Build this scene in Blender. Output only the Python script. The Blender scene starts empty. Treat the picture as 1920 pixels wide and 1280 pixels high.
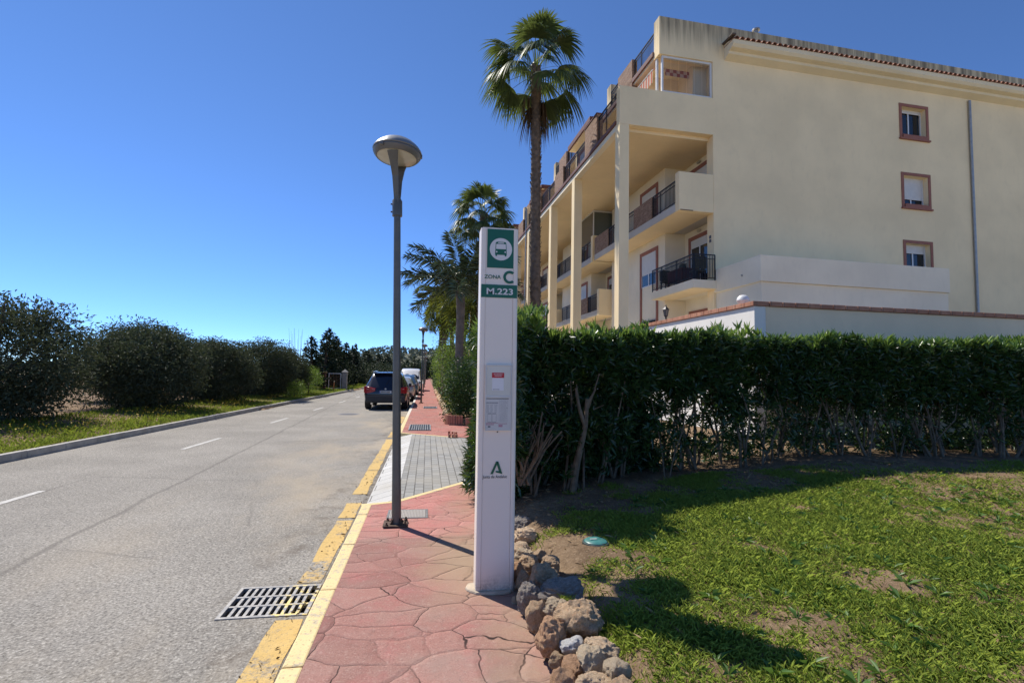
import bpy, bmesh, math, random
import numpy as np
from mathutils import Vector, Matrix, noise

rng = np.random.default_rng(11)
random.seed(11)
scn = bpy.context.scene
col = scn.collection
R = math.radians

# ------------------------------------------------------------------ camera, sky, sun
def cam_matrix(yaw, pitch, roll, h):
    y, p, r = R(yaw), R(pitch), R(roll)
    fw = Vector((math.sin(y) * math.cos(p), math.cos(y) * math.cos(p), math.sin(p)))
    rt = Vector((math.cos(y), -math.sin(y), 0))
    up = rt.cross(fw)
    r2 = rt * math.cos(r) + up * math.sin(r)
    u2 = -rt * math.sin(r) + up * math.cos(r)
    m = Matrix((r2, u2, -fw)).transposed().to_4x4()
    m.translation = Vector((0, 0, h))
    return m

cd = bpy.data.cameras.new("camera")
cam = bpy.data.objects.new("camera", cd)
col.objects.link(cam)
cam.matrix_world = cam_matrix(9.42, 3.75, 1.1, 1.6)
cd.sensor_fit = 'HORIZONTAL'
cd.sensor_width = 36
cd.lens = 950 / 1920 * 36
cd.clip_start = 0.05
cd.clip_end = 4000
scn.camera = cam

SUN_AZ, SUN_EL = -39.8, 52.0          # azimuth measured clockwise from +Y
w = bpy.data.worlds.new("World")
scn.world = w
w.use_nodes = True
nt = w.node_tree
nt.nodes.clear()
sky = nt.nodes.new("ShaderNodeTexSky")
sky.sky_type = 'NISHITA'
sky.sun_disc = False
sky.sun_elevation = R(SUN_EL)
sky.sun_rotation = R(SUN_AZ)
sky.altitude = 8000
sky.air_density = 1.6
sky.dust_density = 0.0
sky.ozone_density = 10.0
bg = nt.nodes.new("ShaderNodeBackground")
bg.inputs[1].default_value = 0.145
wo = nt.nodes.new("ShaderNodeOutputWorld")
nt.links.new(sky.outputs[0], bg.inputs[0])
nt.links.new(bg.outputs[0], wo.inputs[0])

sl = bpy.data.lights.new("sun", 'SUN')
sl.energy = 4.6
sl.angle = R(0.5)
sl.color = (1.0, 0.94, 0.85)
so = bpy.data.objects.new("sun", sl)
col.objects.link(so)
_d = Vector((math.sin(R(SUN_AZ)) * math.cos(R(SUN_EL)), math.cos(R(SUN_AZ)) * math.cos(R(SUN_EL)), math.sin(R(SUN_EL))))
so.rotation_euler = _d.to_track_quat('Z', 'Y').to_euler()
so.location = (-20, 30, 40)

scn.view_settings.view_transform = 'Standard'
scn.view_settings.look = 'None'
scn.view_settings.exposure = 0.4
scn.view_settings.gamma = 1.0
scn.cycles.max_bounces = 8
scn.cycles.diffuse_bounces = 5
scn.cycles.glossy_bounces = 2
scn.cycles.transmission_bounces = 4
scn.cycles.transparent_max_bounces = 12
scn.cycles.caustics_reflective = False
scn.cycles.caustics_refractive = False

# ------------------------------------------------------------------ materials
class NT:
    def __init__(s, name):
        s.m = bpy.data.materials.new(name)
        s.m.use_nodes = True
        s.t = s.m.node_tree
        s.b = s.t.nodes["Principled BSDF"]
        s.out = s.t.nodes["Material Output"]
        s._c = None
    def n(s, typ, **k):
        x = s.t.nodes.new("ShaderNode" + typ)
        for a, v in k.items():
            setattr(x, a, v)
        return x
    def set(s, sock, v):
        if hasattr(v, "is_output"):
            s.t.links.new(v, sock)
        elif isinstance(v, (tuple, list)) and len(v) == 3 and sock.type == 'RGBA':
            sock.default_value = (*v, 1)
        else:
            sock.default_value = v
    def co(s):
        if s._c is None:
            s._c = s.n("TexCoord").outputs["Object"]
        return s._c
    def map(s, scale=(1, 1, 1), loc=(0, 0, 0), rot=(0, 0, 0), src=None):
        x = s.n("Mapping")
        s.set(x.inputs[0], src or s.co())
        x.inputs[1].default_value = loc
        x.inputs[2].default_value = rot
        x.inputs[3].default_value = scale
        return x.outputs[0]
    def noise(s, scale=5, detail=4, rough=.55, vec=None, dist=0, colour=False):
        x = s.n("TexNoise")
        s.set(x.inputs["Vector"], vec or s.co())
        x.inputs["Scale"].default_value = scale
        x.inputs["Detail"].default_value = detail
        x.inputs["Roughness"].default_value = rough
        x.inputs["Distortion"].default_value = dist
        return x.outputs["Color" if colour else "Fac"]
    def vor(s, scale, feature='F1', vec=None, out="Distance", rnd=1):
        x = s.n("TexVoronoi", feature=feature)
        s.set(x.inputs["Vector"], vec or s.co())
        x.inputs["Scale"].default_value = scale
        x.inputs["Randomness"].default_value = rnd
        return x.outputs[out]
    def ramp(s, f, a, b, lo=0, hi=1):
        x = s.n("MapRange", interpolation_type='SMOOTHSTEP')
        s.set(x.inputs[0], f)
        x.inputs[1].default_value = a
        x.inputs[2].default_value = b
        x.inputs[3].default_value = lo
        x.inputs[4].default_value = hi
        return x.outputs[0]
    def math(s, op, a, b=0):
        x = s.n("Math", operation=op)
        s.set(x.inputs[0], a)
        s.set(x.inputs[1], b)
        return x.outputs[0]
    def mix(s, f, a, b, mode='MIX'):
        x = s.n("Mix", data_type='RGBA', blend_type=mode)
        s.set(x.inputs[0], f)
        s.set(x.inputs[6], a)
        s.set(x.inputs[7], b)
        return x.outputs[2]
    def sep(s, v=None):
        x = s.n("SeparateXYZ")
        s.set(x.inputs[0], v or s.co())
        return x.outputs
    def comb(s, x_, y_, z_=0):
        x = s.n("CombineXYZ")
        for i, v in enumerate((x_, y_, z_)):
            s.set(x.inputs[i], v)
        return x.outputs[0]
    def bump(s, h, strength=.3, dist=.01):
        x = s.n("Bump")
        s.set(x.inputs["Height"], h)
        x.inputs["Strength"].default_value = strength
        x.inputs["Distance"].default_value = dist
        s.t.links.new(x.outputs[0], s.b.inputs["Normal"])
    def fin(s, c, rough=.7, metal=0, spec=.5):
        s.set(s.b.inputs["Base Color"], c)
        s.set(s.b.inputs["Roughness"], rough)
        s.b.inputs["Metallic"].default_value = metal
        s.b.inputs["Specular IOR Level"].default_value = spec
        return s.m

def simple(name, c, rough=.6, metal=0, var=.12, scale=6, bump=0, bscale=80, spec=.5, dirt=None):
    k = NT(name)
    f = k.ramp(k.noise(scale, 5), .3, .7)
    a = tuple(x * (1 - var) for x in c)
    b = tuple(min(1, x * (1 + var)) for x in c)
    cc = k.mix(f, a, b)
    if dirt:
        cc = k.mix(k.ramp(k.noise(scale * 3.3, 6, .65), .55, .75, 0, .6), cc, dirt)
    if bump:
        k.bump(k.noise(bscale, 3), bump, .004)
    rr = k.ramp(k.noise(scale * 2, 3), .2, .8, max(0, rough - .08), min(1, rough + .08))
    return k.fin(cc, rr, metal, spec)

def leafmat(name, c1, c2, c3=None, rough=.4, trans=.3, spec=.4, tcol=None):
    k = NT(name)
    g = k.n("NewGeometry")
    rnd = g.outputs["Random Per Island"]
    cc = k.mix(rnd, c1, c2)
    if c3:
        cc = k.mix(k.ramp(k.noise(1.7, 3), .45, .7), cc, c3)
    k.fin(cc, rough, 0, spec)
    if trans:
        tr = k.n("BsdfTranslucent")
        tc = k.mix(.5, cc, tcol or tuple(min(1, x * 2.0) for x in c2))
        k.set(tr.inputs[0], tc)
        mx = k.n("MixShader")
        mx.inputs[0].default_value = trans
        k.t.links.new(k.b.outputs[0], mx.inputs[1])
        k.t.links.new(tr.outputs[0], mx.inputs[2])
        k.t.links.new(mx.outputs[0], k.out.inputs[0])
    return k.m

def glassmat(name, tint=(.02, .025, .03), rough=.04, alpha=None):
    k = NT(name)
    k.fin(tint, rough, 0, .6)
    k.bump(k.noise(1.3, 2), .05, .01)
    if alpha is not None:
        tr = k.n("BsdfTransparent")
        mx = k.n("MixShader")
        mx.inputs[0].default_value = alpha
        k.t.links.new(tr.outputs[0], mx.inputs[1])
        k.t.links.new(k.b.outputs[0], mx.inputs[2])
        k.t.links.new(mx.outputs[0], k.out.inputs[0])
    return k.m

def stuccomat(name, c, stain=0.0, top=15.9, patch=None):
    k = NT(name)
    f = k.ramp(k.noise(.5, 5), .3, .7)
    cc = k.mix(f, tuple(x * .93 for x in c), tuple(min(1, x * 1.05) for x in c))
    cc = k.mix(k.ramp(k.noise(4, 6, .6, vec=k.map((1, 1, .5))), .5, .75, 0, .25), cc, tuple(x * .8 for x in c))
    if stain:
        x, y, z = k.sep()
        streak = k.noise(3.2, 5, .6, vec=k.map((1, 1, .06)))
        band = k.ramp(k.math('ADD', z, k.math('MULTIPLY', streak, 1.1)), top - .75, top + .5, 0, 1)
        st = k.math('MULTIPLY', band, k.ramp(streak, .3, .65, .25, 1))
        cc = k.mix(k.math('MULTIPLY', st, stain), cc, (.10, .085, .065))
    k.bump(k.math('ADD', k.noise(45, 4), k.math('MULTIPLY', k.noise(3, 3), .8)), .25, .006)
    return k.fin(cc, .88, 0, .2)

def brickmat(name, c1, c2, mortar, sx=4.2, rowh=.065, width=.24, rot=False):
    k = NT(name)
    x, y, z = k.sep()
    v = k.comb(k.math('ADD', x, y), z, 0)
    br = k.n("TexBrick")
    k.set(br.inputs["Vector"], v)
    k.set(br.inputs["Color1"], c1)
    k.set(br.inputs["Color2"], c2)
    k.set(br.inputs["Mortar"], mortar)
    br.inputs["Scale"].default_value = 1
    br.inputs["Mortar Size"].default_value = .008
    br.inputs["Brick Width"].default_value = width
    br.inputs["Row Height"].default_value = rowh
    cc = k.mix(k.ramp(k.noise(7, 4), .3, .7, 0, .4), br.outputs["Color"], tuple(q * .55 for q in c1))
    k.bump(br.outputs["Fac"], -.5, .01)
    return k.fin(cc, .85, 0, .2)

# ------------------------------------------------------------------ mesh helpers
class MB:
    def __init__(s):
        s.v, s.f, s.uvw = [], [], None
    def add(s, vs, fs):
        o = len(s.v)
        s.v += [tuple(p) for p in vs]
        s.f += [tuple(i + o for i in q) for q in fs]
        return s
    def box(s, x0, x1, y0, y1, z0, z1):
        return s.add([(x0, y0, z0), (x1, y0, z0), (x1, y1, z0), (x0, y1, z0), (x0, y0, z1), (x1, y0, z1), (x1, y1, z1), (x0, y1, z1)],
                     [(0, 3, 2, 1), (4, 5, 6, 7), (0, 1, 5, 4), (1, 2, 6, 5), (2, 3, 7, 6), (3, 0, 4, 7)])
    def poly(s, pts):
        return s.add(pts, [tuple(range(len(pts)))])
    def prism(s, pts, z0, z1):
        n = len(pts)
        vs = [(x, y, z0) for x, y in pts] + [(x, y, z1) for x, y in pts]
        fs = [tuple(range(n - 1, -1, -1)), tuple(range(n, 2 * n))] + [(i, (i + 1) % n, n + (i + 1) % n, n + i) for i in range(n)]
        return s.add(vs, fs)
    def extr(s, prof, axis, a0, a1):
        """profile (p,q) swept along axis 'x' (p=y,q=z) or 'y' (p=x,q=z)"""
        n = len(prof)
        mk = (lambda p, q, a: (a, p, q)) if axis == 'x' else (lambda p, q, a: (p, a, q))
        vs = [mk(p, q, a0) for p, q in prof] + [mk(p, q, a1) for p, q in prof]
        fs = [tuple(range(n - 1, -1, -1)), tuple(range(n, 2 * n))] + [(i, (i + 1) % n, n + (i + 1) % n, n + i) for i in range(n)]
        return s.add(vs, fs)
    def tube(s, pts, rad, n=10, caps=True):
        pts = [Vector(p) for p in pts]
        if not hasattr(rad, "__len__"):
            rad = [rad] * len(pts)
        vs, fs = [], []
        prev = None
        for i, p in enumerate(pts):
            t = (pts[min(i + 1, len(pts) - 1)] - pts[max(i - 1, 0)]).normalized()
            if prev is None:
                a = t.orthogonal().normalized()
            else:
                a = (prev - t * prev.dot(t)).normalized()
            prev = a
            b = t.cross(a)
            for k in range(n):
                th = 2 * math.pi * k / n
                vs.append(p + (a * math.cos(th) + b * math.sin(th)) * rad[i])
        for i in range(len(pts) - 1):
            for k in range(n):
                k2 = (k + 1) % n
                fs.append((i * n + k, i * n + k2, (i + 1) * n + k2, (i + 1) * n + k))
        if caps:
            fs.append(tuple(range(n - 1, -1, -1)))
            fs.append(tuple((len(pts) - 1) * n + k for k in range(n)))
        return s.add(vs, fs)
    def lathe(s, prof, n=24, c=(0, 0, 0), sx=1, sy=1):
        vs, fs = [], []
        for r, z in prof:
            for k in range(n):
                th = 2 * math.pi * k / n
                vs.append((c[0] + r * sx * math.cos(th), c[1] + r * sy * math.sin(th), c[2] + z))
        for i in range(len(prof) - 1):
            for k in range(n):
                k2 = (k + 1) % n
                fs.append((i * n + k, i * n + k2, (i + 1) * n + k2, (i + 1) * n + k))
        fs.append(tuple(range(n - 1, -1, -1)))
        fs.append(tuple((len(prof) - 1) * n + k for k in range(n)))
        return s.add(vs, fs)
    def xf(s, m):
        s.v = [tuple(m @ Vector(p)) for p in s.v]
        return s
    def build(s, name, mat, parent=None, smooth=False, bevel=0, label=None, seg=2):
        me = bpy.data.meshes.new(name)
        me.from_pydata(s.v, [], s.f)
        me.update()
        return link(name, me, mat, parent, smooth, bevel, label, seg)

def link(name, me, mat, parent=None, smooth=False, bevel=0, label=None, seg=2):
    if mat:
        me.materials.append(mat)
    o = bpy.data.objects.new(name, me)
    col.objects.link(o)
    if parent:
        o.parent = parent
    if smooth:
        me.shade_smooth()
        if smooth != 'all':
            me.set_sharp_from_angle(angle=R(38))
    if bevel:
        b = o.modifiers.new("bevel", 'BEVEL')
        b.width = bevel
        b.segments = seg
        b.limit_method = 'ANGLE'
        b.angle_limit = R(40)
    if label:
        o["label"] = label
    return o

class Cloud:
    """numpy accumulator of many small faces"""
    def __init__(s):
        s.V, s.F, s.n = [], [], 0
    def add(s, V, F):
        s.V.append(np.asarray(V, np.float32))
        s.F.append(np.asarray(F, np.int32) + s.n)
        s.n += len(V)
    def leaves(s, P, D, L, W, fold=.25, curl=0.0):
        P = np.asarray(P, float)
        D = np.asarray(D, float)
        n = len(P)
        D = D / (np.linalg.norm(D, axis=1, keepdims=True) + 1e-9)
        L = np.broadcast_to(np.asarray(L, float), (n,))[:, None]
        W = np.broadcast_to(np.asarray(W, float), (n,))[:, None]
        Q = rng.normal(size=(n, 3))
        S = np.cross(D, Q)
        S /= np.linalg.norm(S, axis=1, keepdims=True) + 1e-9
        N = np.cross(S, D)
        mid = P + D * L * .45
        up = N * W * fold
        tip = P + D * L + np.array([0, 0, -1.0]) * L * curl
        V = np.stack([P, mid + S * W / 2 + up, tip, mid - S * W / 2 + up], 1).reshape(-1, 3)
        b = np.arange(n)[:, None] * 4
        F = np.concatenate([b + np.array([[0, 1, 2]]), b + np.array([[0, 2, 3]])], 0)
        s.add(V, F)
    def mesh(s, name):
        V = np.concatenate(s.V)
        F = np.concatenate(s.F)
        me = bpy.data.meshes.new(name)
        k = F.shape[1]
        me.vertices.add(len(V))
        me.vertices.foreach_set("co", V.ravel())
        me.loops.add(F.size)
        me.loops.foreach_set("vertex_index", F.ravel())
        me.polygons.add(len(F))
        me.polygons.foreach_set("loop_start", np.arange(0, F.size, k, dtype=np.int32))
        me.polygons.foreach_set("loop_total", np.full(len(F), k, np.int32))
        me.update(calc_edges=True)
        return me
    def build(s, name, mat, parent=None, smooth=False):
        return link(name, s.mesh(name), mat, parent, 'all' if smooth else False)

def empty(name, loc=(0, 0, 0), rz=0.0):
    o = bpy.data.objects.new(name, None)
    o.empty_display_size = .2
    col.objects.link(o)
    o.location = loc
    o.rotation_euler = (0, 0, rz)
    return o

def tag(o, label=None, cat=None, group=None, kind=None):
    for k, v in (("label", label), ("category", cat), ("group", group), ("kind", kind)):
        if v:
            o[k] = v
    return o

def kids(o):
    return [c for c in bpy.data.objects if c.parent == o]

def dup(o, loc, rz=None, scale=None, label=None, parent=None):
    c = o.copy()
    col.objects.link(c)
    if parent is not None:
        c.parent = parent
    else:
        c.location = loc
        if rz is not None:
            c.rotation_euler = (0, 0, rz)
        if scale is not None:
            c.scale = (scale,) * 3
        if label:
            c["label"] = label
    for ch in kids(o):
        dup(ch, None, parent=c)
    return c

def ss(a, b, x):
    t = np.clip((x - a) / (b - a), 0, 1)
    return t * t * (3 - 2 * t)

def fbm2(x, y, s=1.0, seed=0.0, oct=3):
    x = np.asarray(x, float)
    y = np.asarray(y, float)
    out = np.empty(x.shape)
    for i in np.ndindex(x.shape):
        out[i] = noise.fractal(Vector((x[i] * s, y[i] * s, seed)), 1.0, 2.0, oct)
    return out

# ------------------------------------------------------------------ the setting: ground, road, pavement
def lawn_z(x, y):
    x = np.asarray(x, float)
    y = np.asarray(y, float)
    z = .0 + .17 * ss(.78, 1.3, x) + .062 * np.clip(x - 1.3, 0, 4.5)
    return z * (1 - ss(6.9, 7.55, y) * (1 - ss(1.6, 2.6, x)))

def left_edge(y):
    return -7.6 + .0229 * min(y, 85)

def m_asphalt(yellow=False):
    k = NT("worn_yellow_paint" if yellow else "asphalt")
    x, y, z = k.sep()
    sp = k.noise(52, 4, .75)
    big = k.ramp(k.noise(.55, 5), .3, .72)
    c = k.mix(big, (.225, .208, .180), (.305, .282, .245))
    c = k.mix(k.ramp(sp, .36, .50, .8, 0), c, (.085, .078, .068))
    c = k.mix(k.ramp(sp, .53, .66, 0, .85), c, (.50, .47, .41))
    c = k.mix(k.ramp(k.vor(42), .05, .30, .6, 0), c, (.09, .082, .07))
    # sandy dust swept towards the kerb
    d = k.math('MULTIPLY', k.ramp(x, -4.2, -1.2), k.ramp(k.noise(.7, 6, .6, vec=k.map((1, .45, 1))), .42, .7))
    c = k.mix(k.math('MULTIPLY', d, .75), c, (.40, .33, .235))
    # dark crumbs of soil by the gutter
    g1 = k.math('MULTIPLY', k.ramp(x, -1.75, -1.1), k.ramp(k.noise(2.6, 6, .7), .5, .68))
    c = k.mix(k.math('MULTIPLY', g1, .7), c, (.13, .105, .08))
    g2 = k.math('MULTIPLY', k.ramp(x, -.83, -.78), k.ramp(k.noise(12, 5, .7), .35, .6))
    c = k.mix(k.math('MULTIPLY', g2, .75), c, (.10, .085, .066))
    # longitudinal construction joint and hairline cracks
    wob = k.math('MULTIPLY', k.math('SUBTRACT', k.noise(1.1, 4), .5), .18)
    jx = k.math('ADD', k.math('ADD', x, k.math('MULTIPLY', y, .054)), wob)
    j = k.ramp(k.math('ABSOLUTE', k.math('ADD', jx, 3.2)), .012, .05, .7, 0)
    c = k.mix(k.math('MULTIPLY', j, .6), c, (.09, .08, .07))
    cr = k.vor(.33, 'DISTANCE_TO_EDGE', vec=k.mix(.13, k.co(), k.noise(1.6, 5, colour=True)))
    c = k.mix(k.math('MULTIPLY', k.ramp(cr, .002, .007, .35, 0), k.ramp(k.noise(.4, 2), .45, .6)), c, (.09, .08, .07))
    rough = .9
    if yellow:
        worn = k.noise(28, 6, .75)
        patchy = k.noise(1.5, 4, .6)
        f = k.math('MULTIPLY', k.ramp(k.math('ADD', worn, k.math('MULTIPLY', patchy, 1.2)), .88, 1.12), k.ramp(sp, .30, .46, .25, .92))
        yc = k.mix(k.noise(9, 4), (.56, .36, .10), (.66, .47, .19))
        c = k.mix(f, c, yc)
    k.bump(k.math('ADD', sp, k.math('MULTIPLY', k.noise(18, 3), .6)), .55, .008)
    return k.fin(c, rough, 0, .25)

def m_sidewalk(name, far=False):
    k = NT(name)
    x, y, z = k.sep()
    wv = k.mix(.17, k.co(), k.noise(2.0, 4, colour=True))
    wv = k.map((3.15, 4.6, 3.15), src=wv)
    edge = k.vor(1, 'DISTANCE_TO_EDGE', vec=wv)
    cell = k.vor(1, 'F1', vec=wv, out="Color")
    cs = k.sep(cell)[0]
    fine = k.noise(26, 6, .65)
    if far:
        base = k.mix(cs, (.36, .125, .10), (.43, .175, .14))
    else:
        old = k.mix(cs, (.26, .125, .102), (.36, .18, .145))
        new = k.mix(cs, (.43, .165, .14), (.50, .215, .185))
        lim = k.math('ADD', y, k.math('MULTIPLY', k.math('SUBTRACT', k.noise(3, 3), .5), .25))
        base = k.mix(k.ramp(lim, 5.12, 5.2), old, new)
    base = k.mix(k.ramp(k.noise(1.3, 6, .65), .42, .66, 0, .5), base, (.33, .215, .17))
    base = k.mix(k.ramp(k.noise(2.4, 5, .65, vec=k.map((1, 1, 1), (5, 3, 0))), .5, .72, 0, .55), base, (.40, .13, .12))
    base = k.mix(k.ramp(fine, .52, .74, 0, .4), base, (.50, .36, .30))
    base = k.mix(k.ramp(fine, .30, .42, .35, 0), base, (.17, .085, .07))
    grit = k.noise(85, 3, .8)
    base = k.mix(k.ramp(grit, .34, .46, .65, 0), base, (.15, .085, .07))
    base = k.mix(k.ramp(grit, .56, .68, 0, .45), base, (.55, .42, .36))
    crease = k.ramp(k.math('ABSOLUTE', k.math('SUBTRACT', k.noise(3.4, 6, .62, vec=k.map((1, 1.8, 1), (2, 7, 0)), dist=.8), .5)), .0, .016, .5, 0)
    base = k.mix(k.math('MULTIPLY', crease, k.ramp(k.noise(1.1, 2), .45, .6)), base, (.15, .085, .07))
    base = k.mix(k.ramp(k.noise(.9, 6, .7, vec=k.map(loc=(9, 1, 0))), .5, .68, 0, .5), base, (.30, .225, .185))
    if not far:
        # trodden soil spread from the planting strip
        e = k.math('ADD', x, k.math('MULTIPLY', k.math('SUBTRACT', k.noise(2.2, 6, .65), .5), .7))
        m = k.math('MULTIPLY', k.ramp(e, .18, .62), k.ramp(k.noise(5, 6, .65), .3, .55, .35, 1))
        nearsign = k.math('MULTIPLY', k.ramp(y, 3.2, 4.4), k.ramp(y, 5.6, 4.7))
        m2 = k.math('MULTIPLY', k.math('MULTIPLY', k.ramp(e, -.15, .35), nearsign), .85)
        m = k.math('MAXIMUM', k.math('MULTIPLY', m, .5), m2)
        base = k.mix(m, base, (.33, .235, .15))
    # pressed joints, their black shade put into the colour, stronger in places
    shade_amt = k.ramp(k.noise(1.8, 3), .38, .60)
    gw = k.ramp(edge, .004, .015, 1, 0)
    gr = k.math('MULTIPLY', gw, k.math('ADD', k.math('MULTIPLY', shade_amt, .75), .2))
    base = k.mix(gr, base, (.022, .012, .01))
    h = k.math('ADD', k.math('MULTIPLY', k.ramp(edge, .0, .075), 1.0), k.math('MULTIPLY', k.noise(7, 6, .6), .8))
    h = k.math('ADD', h, k.math('ADD', k.math('MULTIPLY', fine, .35), k.math('MULTIPLY', grit, .25)))
    k.bump(h, .5, .012)
    return k.fin(base, k.ramp(k.noise(5, 4), .3, .7, .76, .92), 0, .2)

def m_pavers(name, c1, c2, bw, rh, rot=0.0, joint=(.10, .095, .085)):
    k = NT(name)
    br = k.n("TexBrick")
    k.set(br.inputs["Vector"], k.map((1, 1, 1), (0, 0, 0), (0, 0, rot)))
    k.set(br.inputs["Color1"], c1)
    k.set(br.inputs["Color2"], c2)
    k.set(br.inputs["Mortar"], joint)
    br.inputs["Scale"].default_value = 1
    br.inputs["Mortar Size"].default_value = .007
    br.inputs["Brick Width"].default_value = bw
    br.inputs["Row Height"].default_value = rh
    br.offset = .5
    c = k.mix(k.ramp(k.noise(1.2, 5), .4, .7, 0, .5), br.outputs["Color"], (.36, .33, .27))
    c = k.mix(k.ramp(k.noise(40, 4), .5, .75, 0, .35), c, (.16, .15, .14))
    k.bump(k.math('ADD', k.math('MULTIPLY', br.outputs["Fac"], -1), k.math('MULTIPLY', k.noise(40, 3), .2)), .5, .01)
    return k.fin(c, .85, 0, .25)

def m_yellowkerb(name, fade=False):
    k = NT(name)
    x, y, z = k.sep()
    chip = k.noise(16, 7, .72)
    c = k.mix(k.noise(3, 5), (.67, .50, .225), (.76, .61, .32))
    c = k.mix(k.ramp(k.math('ADD', chip, k.math('MULTIPLY', k.noise(2.2, 4), .25)), .645, .76, 0, .8), c, (.42, .37, .29))
    c = k.mix(k.ramp(k.noise(60, 3), .56, .70, 0, .7), c, (.25, .2, .13))
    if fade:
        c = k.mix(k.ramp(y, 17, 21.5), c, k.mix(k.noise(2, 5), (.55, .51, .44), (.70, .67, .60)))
    k.bump(k.noise(35, 5), .3, .006)
    return k.fin(c, .75, 0, .3)

def m_soil():
    k = NT("bare_soil")
    c = k.mix(k.ramp(k.noise(2.2, 6, .65), .3, .7), (.15, .10, .06), (.28, .195, .12))
    c = k.mix(k.ramp(k.noise(38, 5, .7), .5, .72, 0, .6), c, (.42, .32, .21))
    c = k.mix(k.ramp(k.noise(55, 4, .7), .30, .42, .6, 0), c, (.06, .042, .026))
    k.bump(k.math('ADD', k.noise(30, 6, .7), k.noise(6, 4)), .9, .03)
    return k.fin(c, .95, 0, .1)

M_ASPH = m_asphalt()
M_YLINE = m_asphalt(True)
M_WALK = m_sidewalk("red_stamped_concrete")
M_WALKFAR = m_sidewalk("red_stamped_concrete_far", True)
M_SOIL = m_soil()
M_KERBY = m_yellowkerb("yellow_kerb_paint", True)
M_KERBG = simple("grey_kerb_concrete", (.40, .38, .34), .85, 0, .18, 4, .3, 50, dirt=(.16, .14, .11))
M_PAVE = m_pavers("grey_block_paving", (.25, .247, .23), (.32, .316, .296), .205, .125, R(90))
M_RAMP = m_pavers("pale_ramp_slabs", (.47, .46, .43), (.56, .55, .52), 1.4, .32)
M_WHITELINE = simple("white_lane_paint", (.47, .455, .42), .8, 0, .2, 20, .2, 90, dirt=(.33, .31, .27))
M_IRON = simple("grey_cast_iron", (.19, .185, .18), .6, .5, .25, 14, .3, 60, dirt=(.33, .28, .2))
M_PIT = simple("drain_silt_and_recess_shade", (.035, .03, .025), .95)  # silt in the road drain; painted shade on the pavement grates' plates

def struct(o):
    o["kind"] = "structure"
    return o

# one sheet to the horizon
def m_far():
    k = NT("far_ground")
    c = k.mix(k.ramp(k.noise(.05, 6), .35, .65), (.30, .25, .16), (.42, .36, .25))
    return k.fin(c, .95, 0, .1)
struct(MB().poly([(-1500, -400, -.6), (1500, -400, -.6), (1500, 1800, -.6), (-1500, 1800, -.6)]).build("ground", m_far()))

GX0, GX1, GY0, GY1 = -1.40, -.79, 3.90, 4.43     # kerb-side drain opening
m = MB()
for y0, y1 in ((-8, GY0), (GY0, GY1), (GY1, 85), (85, 330)):
    xs = [None, GX0, GX1, -.725]
    for i in range(3):
        if i == 1 and (y0, y1) == (GY0, GY1):
            continue
        a0 = left_edge(y0) if xs[i] is None else xs[i]
        a1 = left_edge(y1) if xs[i] is None else xs[i]
        m.poly([(a0, y0, -.13), (xs[i + 1], y0, -.13), (xs[i + 1], y1, -.13), (a1, y1, -.13)])
struct(m.build("road", M_ASPH))
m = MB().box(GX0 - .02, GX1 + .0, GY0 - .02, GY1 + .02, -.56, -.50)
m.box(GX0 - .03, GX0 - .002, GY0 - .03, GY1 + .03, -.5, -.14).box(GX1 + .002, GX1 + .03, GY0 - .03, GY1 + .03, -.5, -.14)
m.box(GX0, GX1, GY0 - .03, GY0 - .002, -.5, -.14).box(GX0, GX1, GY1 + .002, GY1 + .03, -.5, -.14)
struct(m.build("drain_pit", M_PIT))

# lane dashes and the worn yellow line
m = MB()
yy = 6.2
while yy < 90:
    xa = -5.0 + .021 * (yy - 18)
    m.poly([(xa - .05, yy, -.126), (xa + .05, yy, -.126), (xa + .09, yy + 1.9, -.126), (xa - .01, yy + 1.9, -.126)])
    yy += 5.8
struct(m.build("lane_marking", M_WHITELINE))
m = MB()
for y0, y1 in ((-3, 3.84), (4.47, 6.25), (6.36, 7.05), (7.55, 9.3), (9.34, 13.6), (14.0, 17.5), (17.9, 20.6)):
    n = max(2, int((y1 - y0) / .25))
    L = [(-.985 + random.uniform(-.012, .012), y0 + (y1 - y0) * i / n, -.126) for i in range(n + 1)]
    Q = [(-.80 + random.uniform(-.012, .012), y0 + (y1 - y0) * i / n, -.126) for i in range(n + 1)]
    for i in range(n):
        m.poly([L[i], Q[i], Q[i + 1], L[i + 1]])
struct(m.build("kerbside_yellow_line", M_YLINE))

# kerbs: nearer and farther run on this side, one run across the road
m = MB()
def kerb_run(m, x0, x1, y0, y1, step=1.0, zt=.004, zb=-.3):
    y = y0
    while y < y1 - .02:
        e = min(y + step, y1)
        d = random.uniform(-.003, .003)
        m.box(x0 + d, x1 + d, y + .004, e - .004, zb, zt + random.uniform(-.002, .002))
        y = e
kerb_run(m, -.727, -.612, -4, 6.42)
kerb_run(m, -.727, -.612, 14.06, 150)
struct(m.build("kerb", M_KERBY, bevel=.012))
m = MB()
y = -6
while y < 140:
    y1 = y + 1.0
    a, b = left_edge(y), left_edge(y1)
    z = random.uniform(-.004, .004)
    if not (47.3 < y < 53):
        m.add([(a - .14, y + .005, -.3), (a, y + .005, -.3), (b, y1 - .005, -.3), (b - .14, y1 - .005, -.3),
               (a - .14, y + .005, .01 + z), (a - .015, y + .005, .01 + z), (b - .015, y1 - .005, .01 + z), (b - .14, y1 - .005, .01 + z)],
              [(0, 3, 2, 1), (4, 5, 6, 7), (0, 1, 5, 4), (1, 2, 6, 5), (2, 3, 7, 6), (3, 0, 4, 7)])
    y = y1
struct(m.build("kerb_across_road", M_KERBG, bevel=.01))

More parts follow.
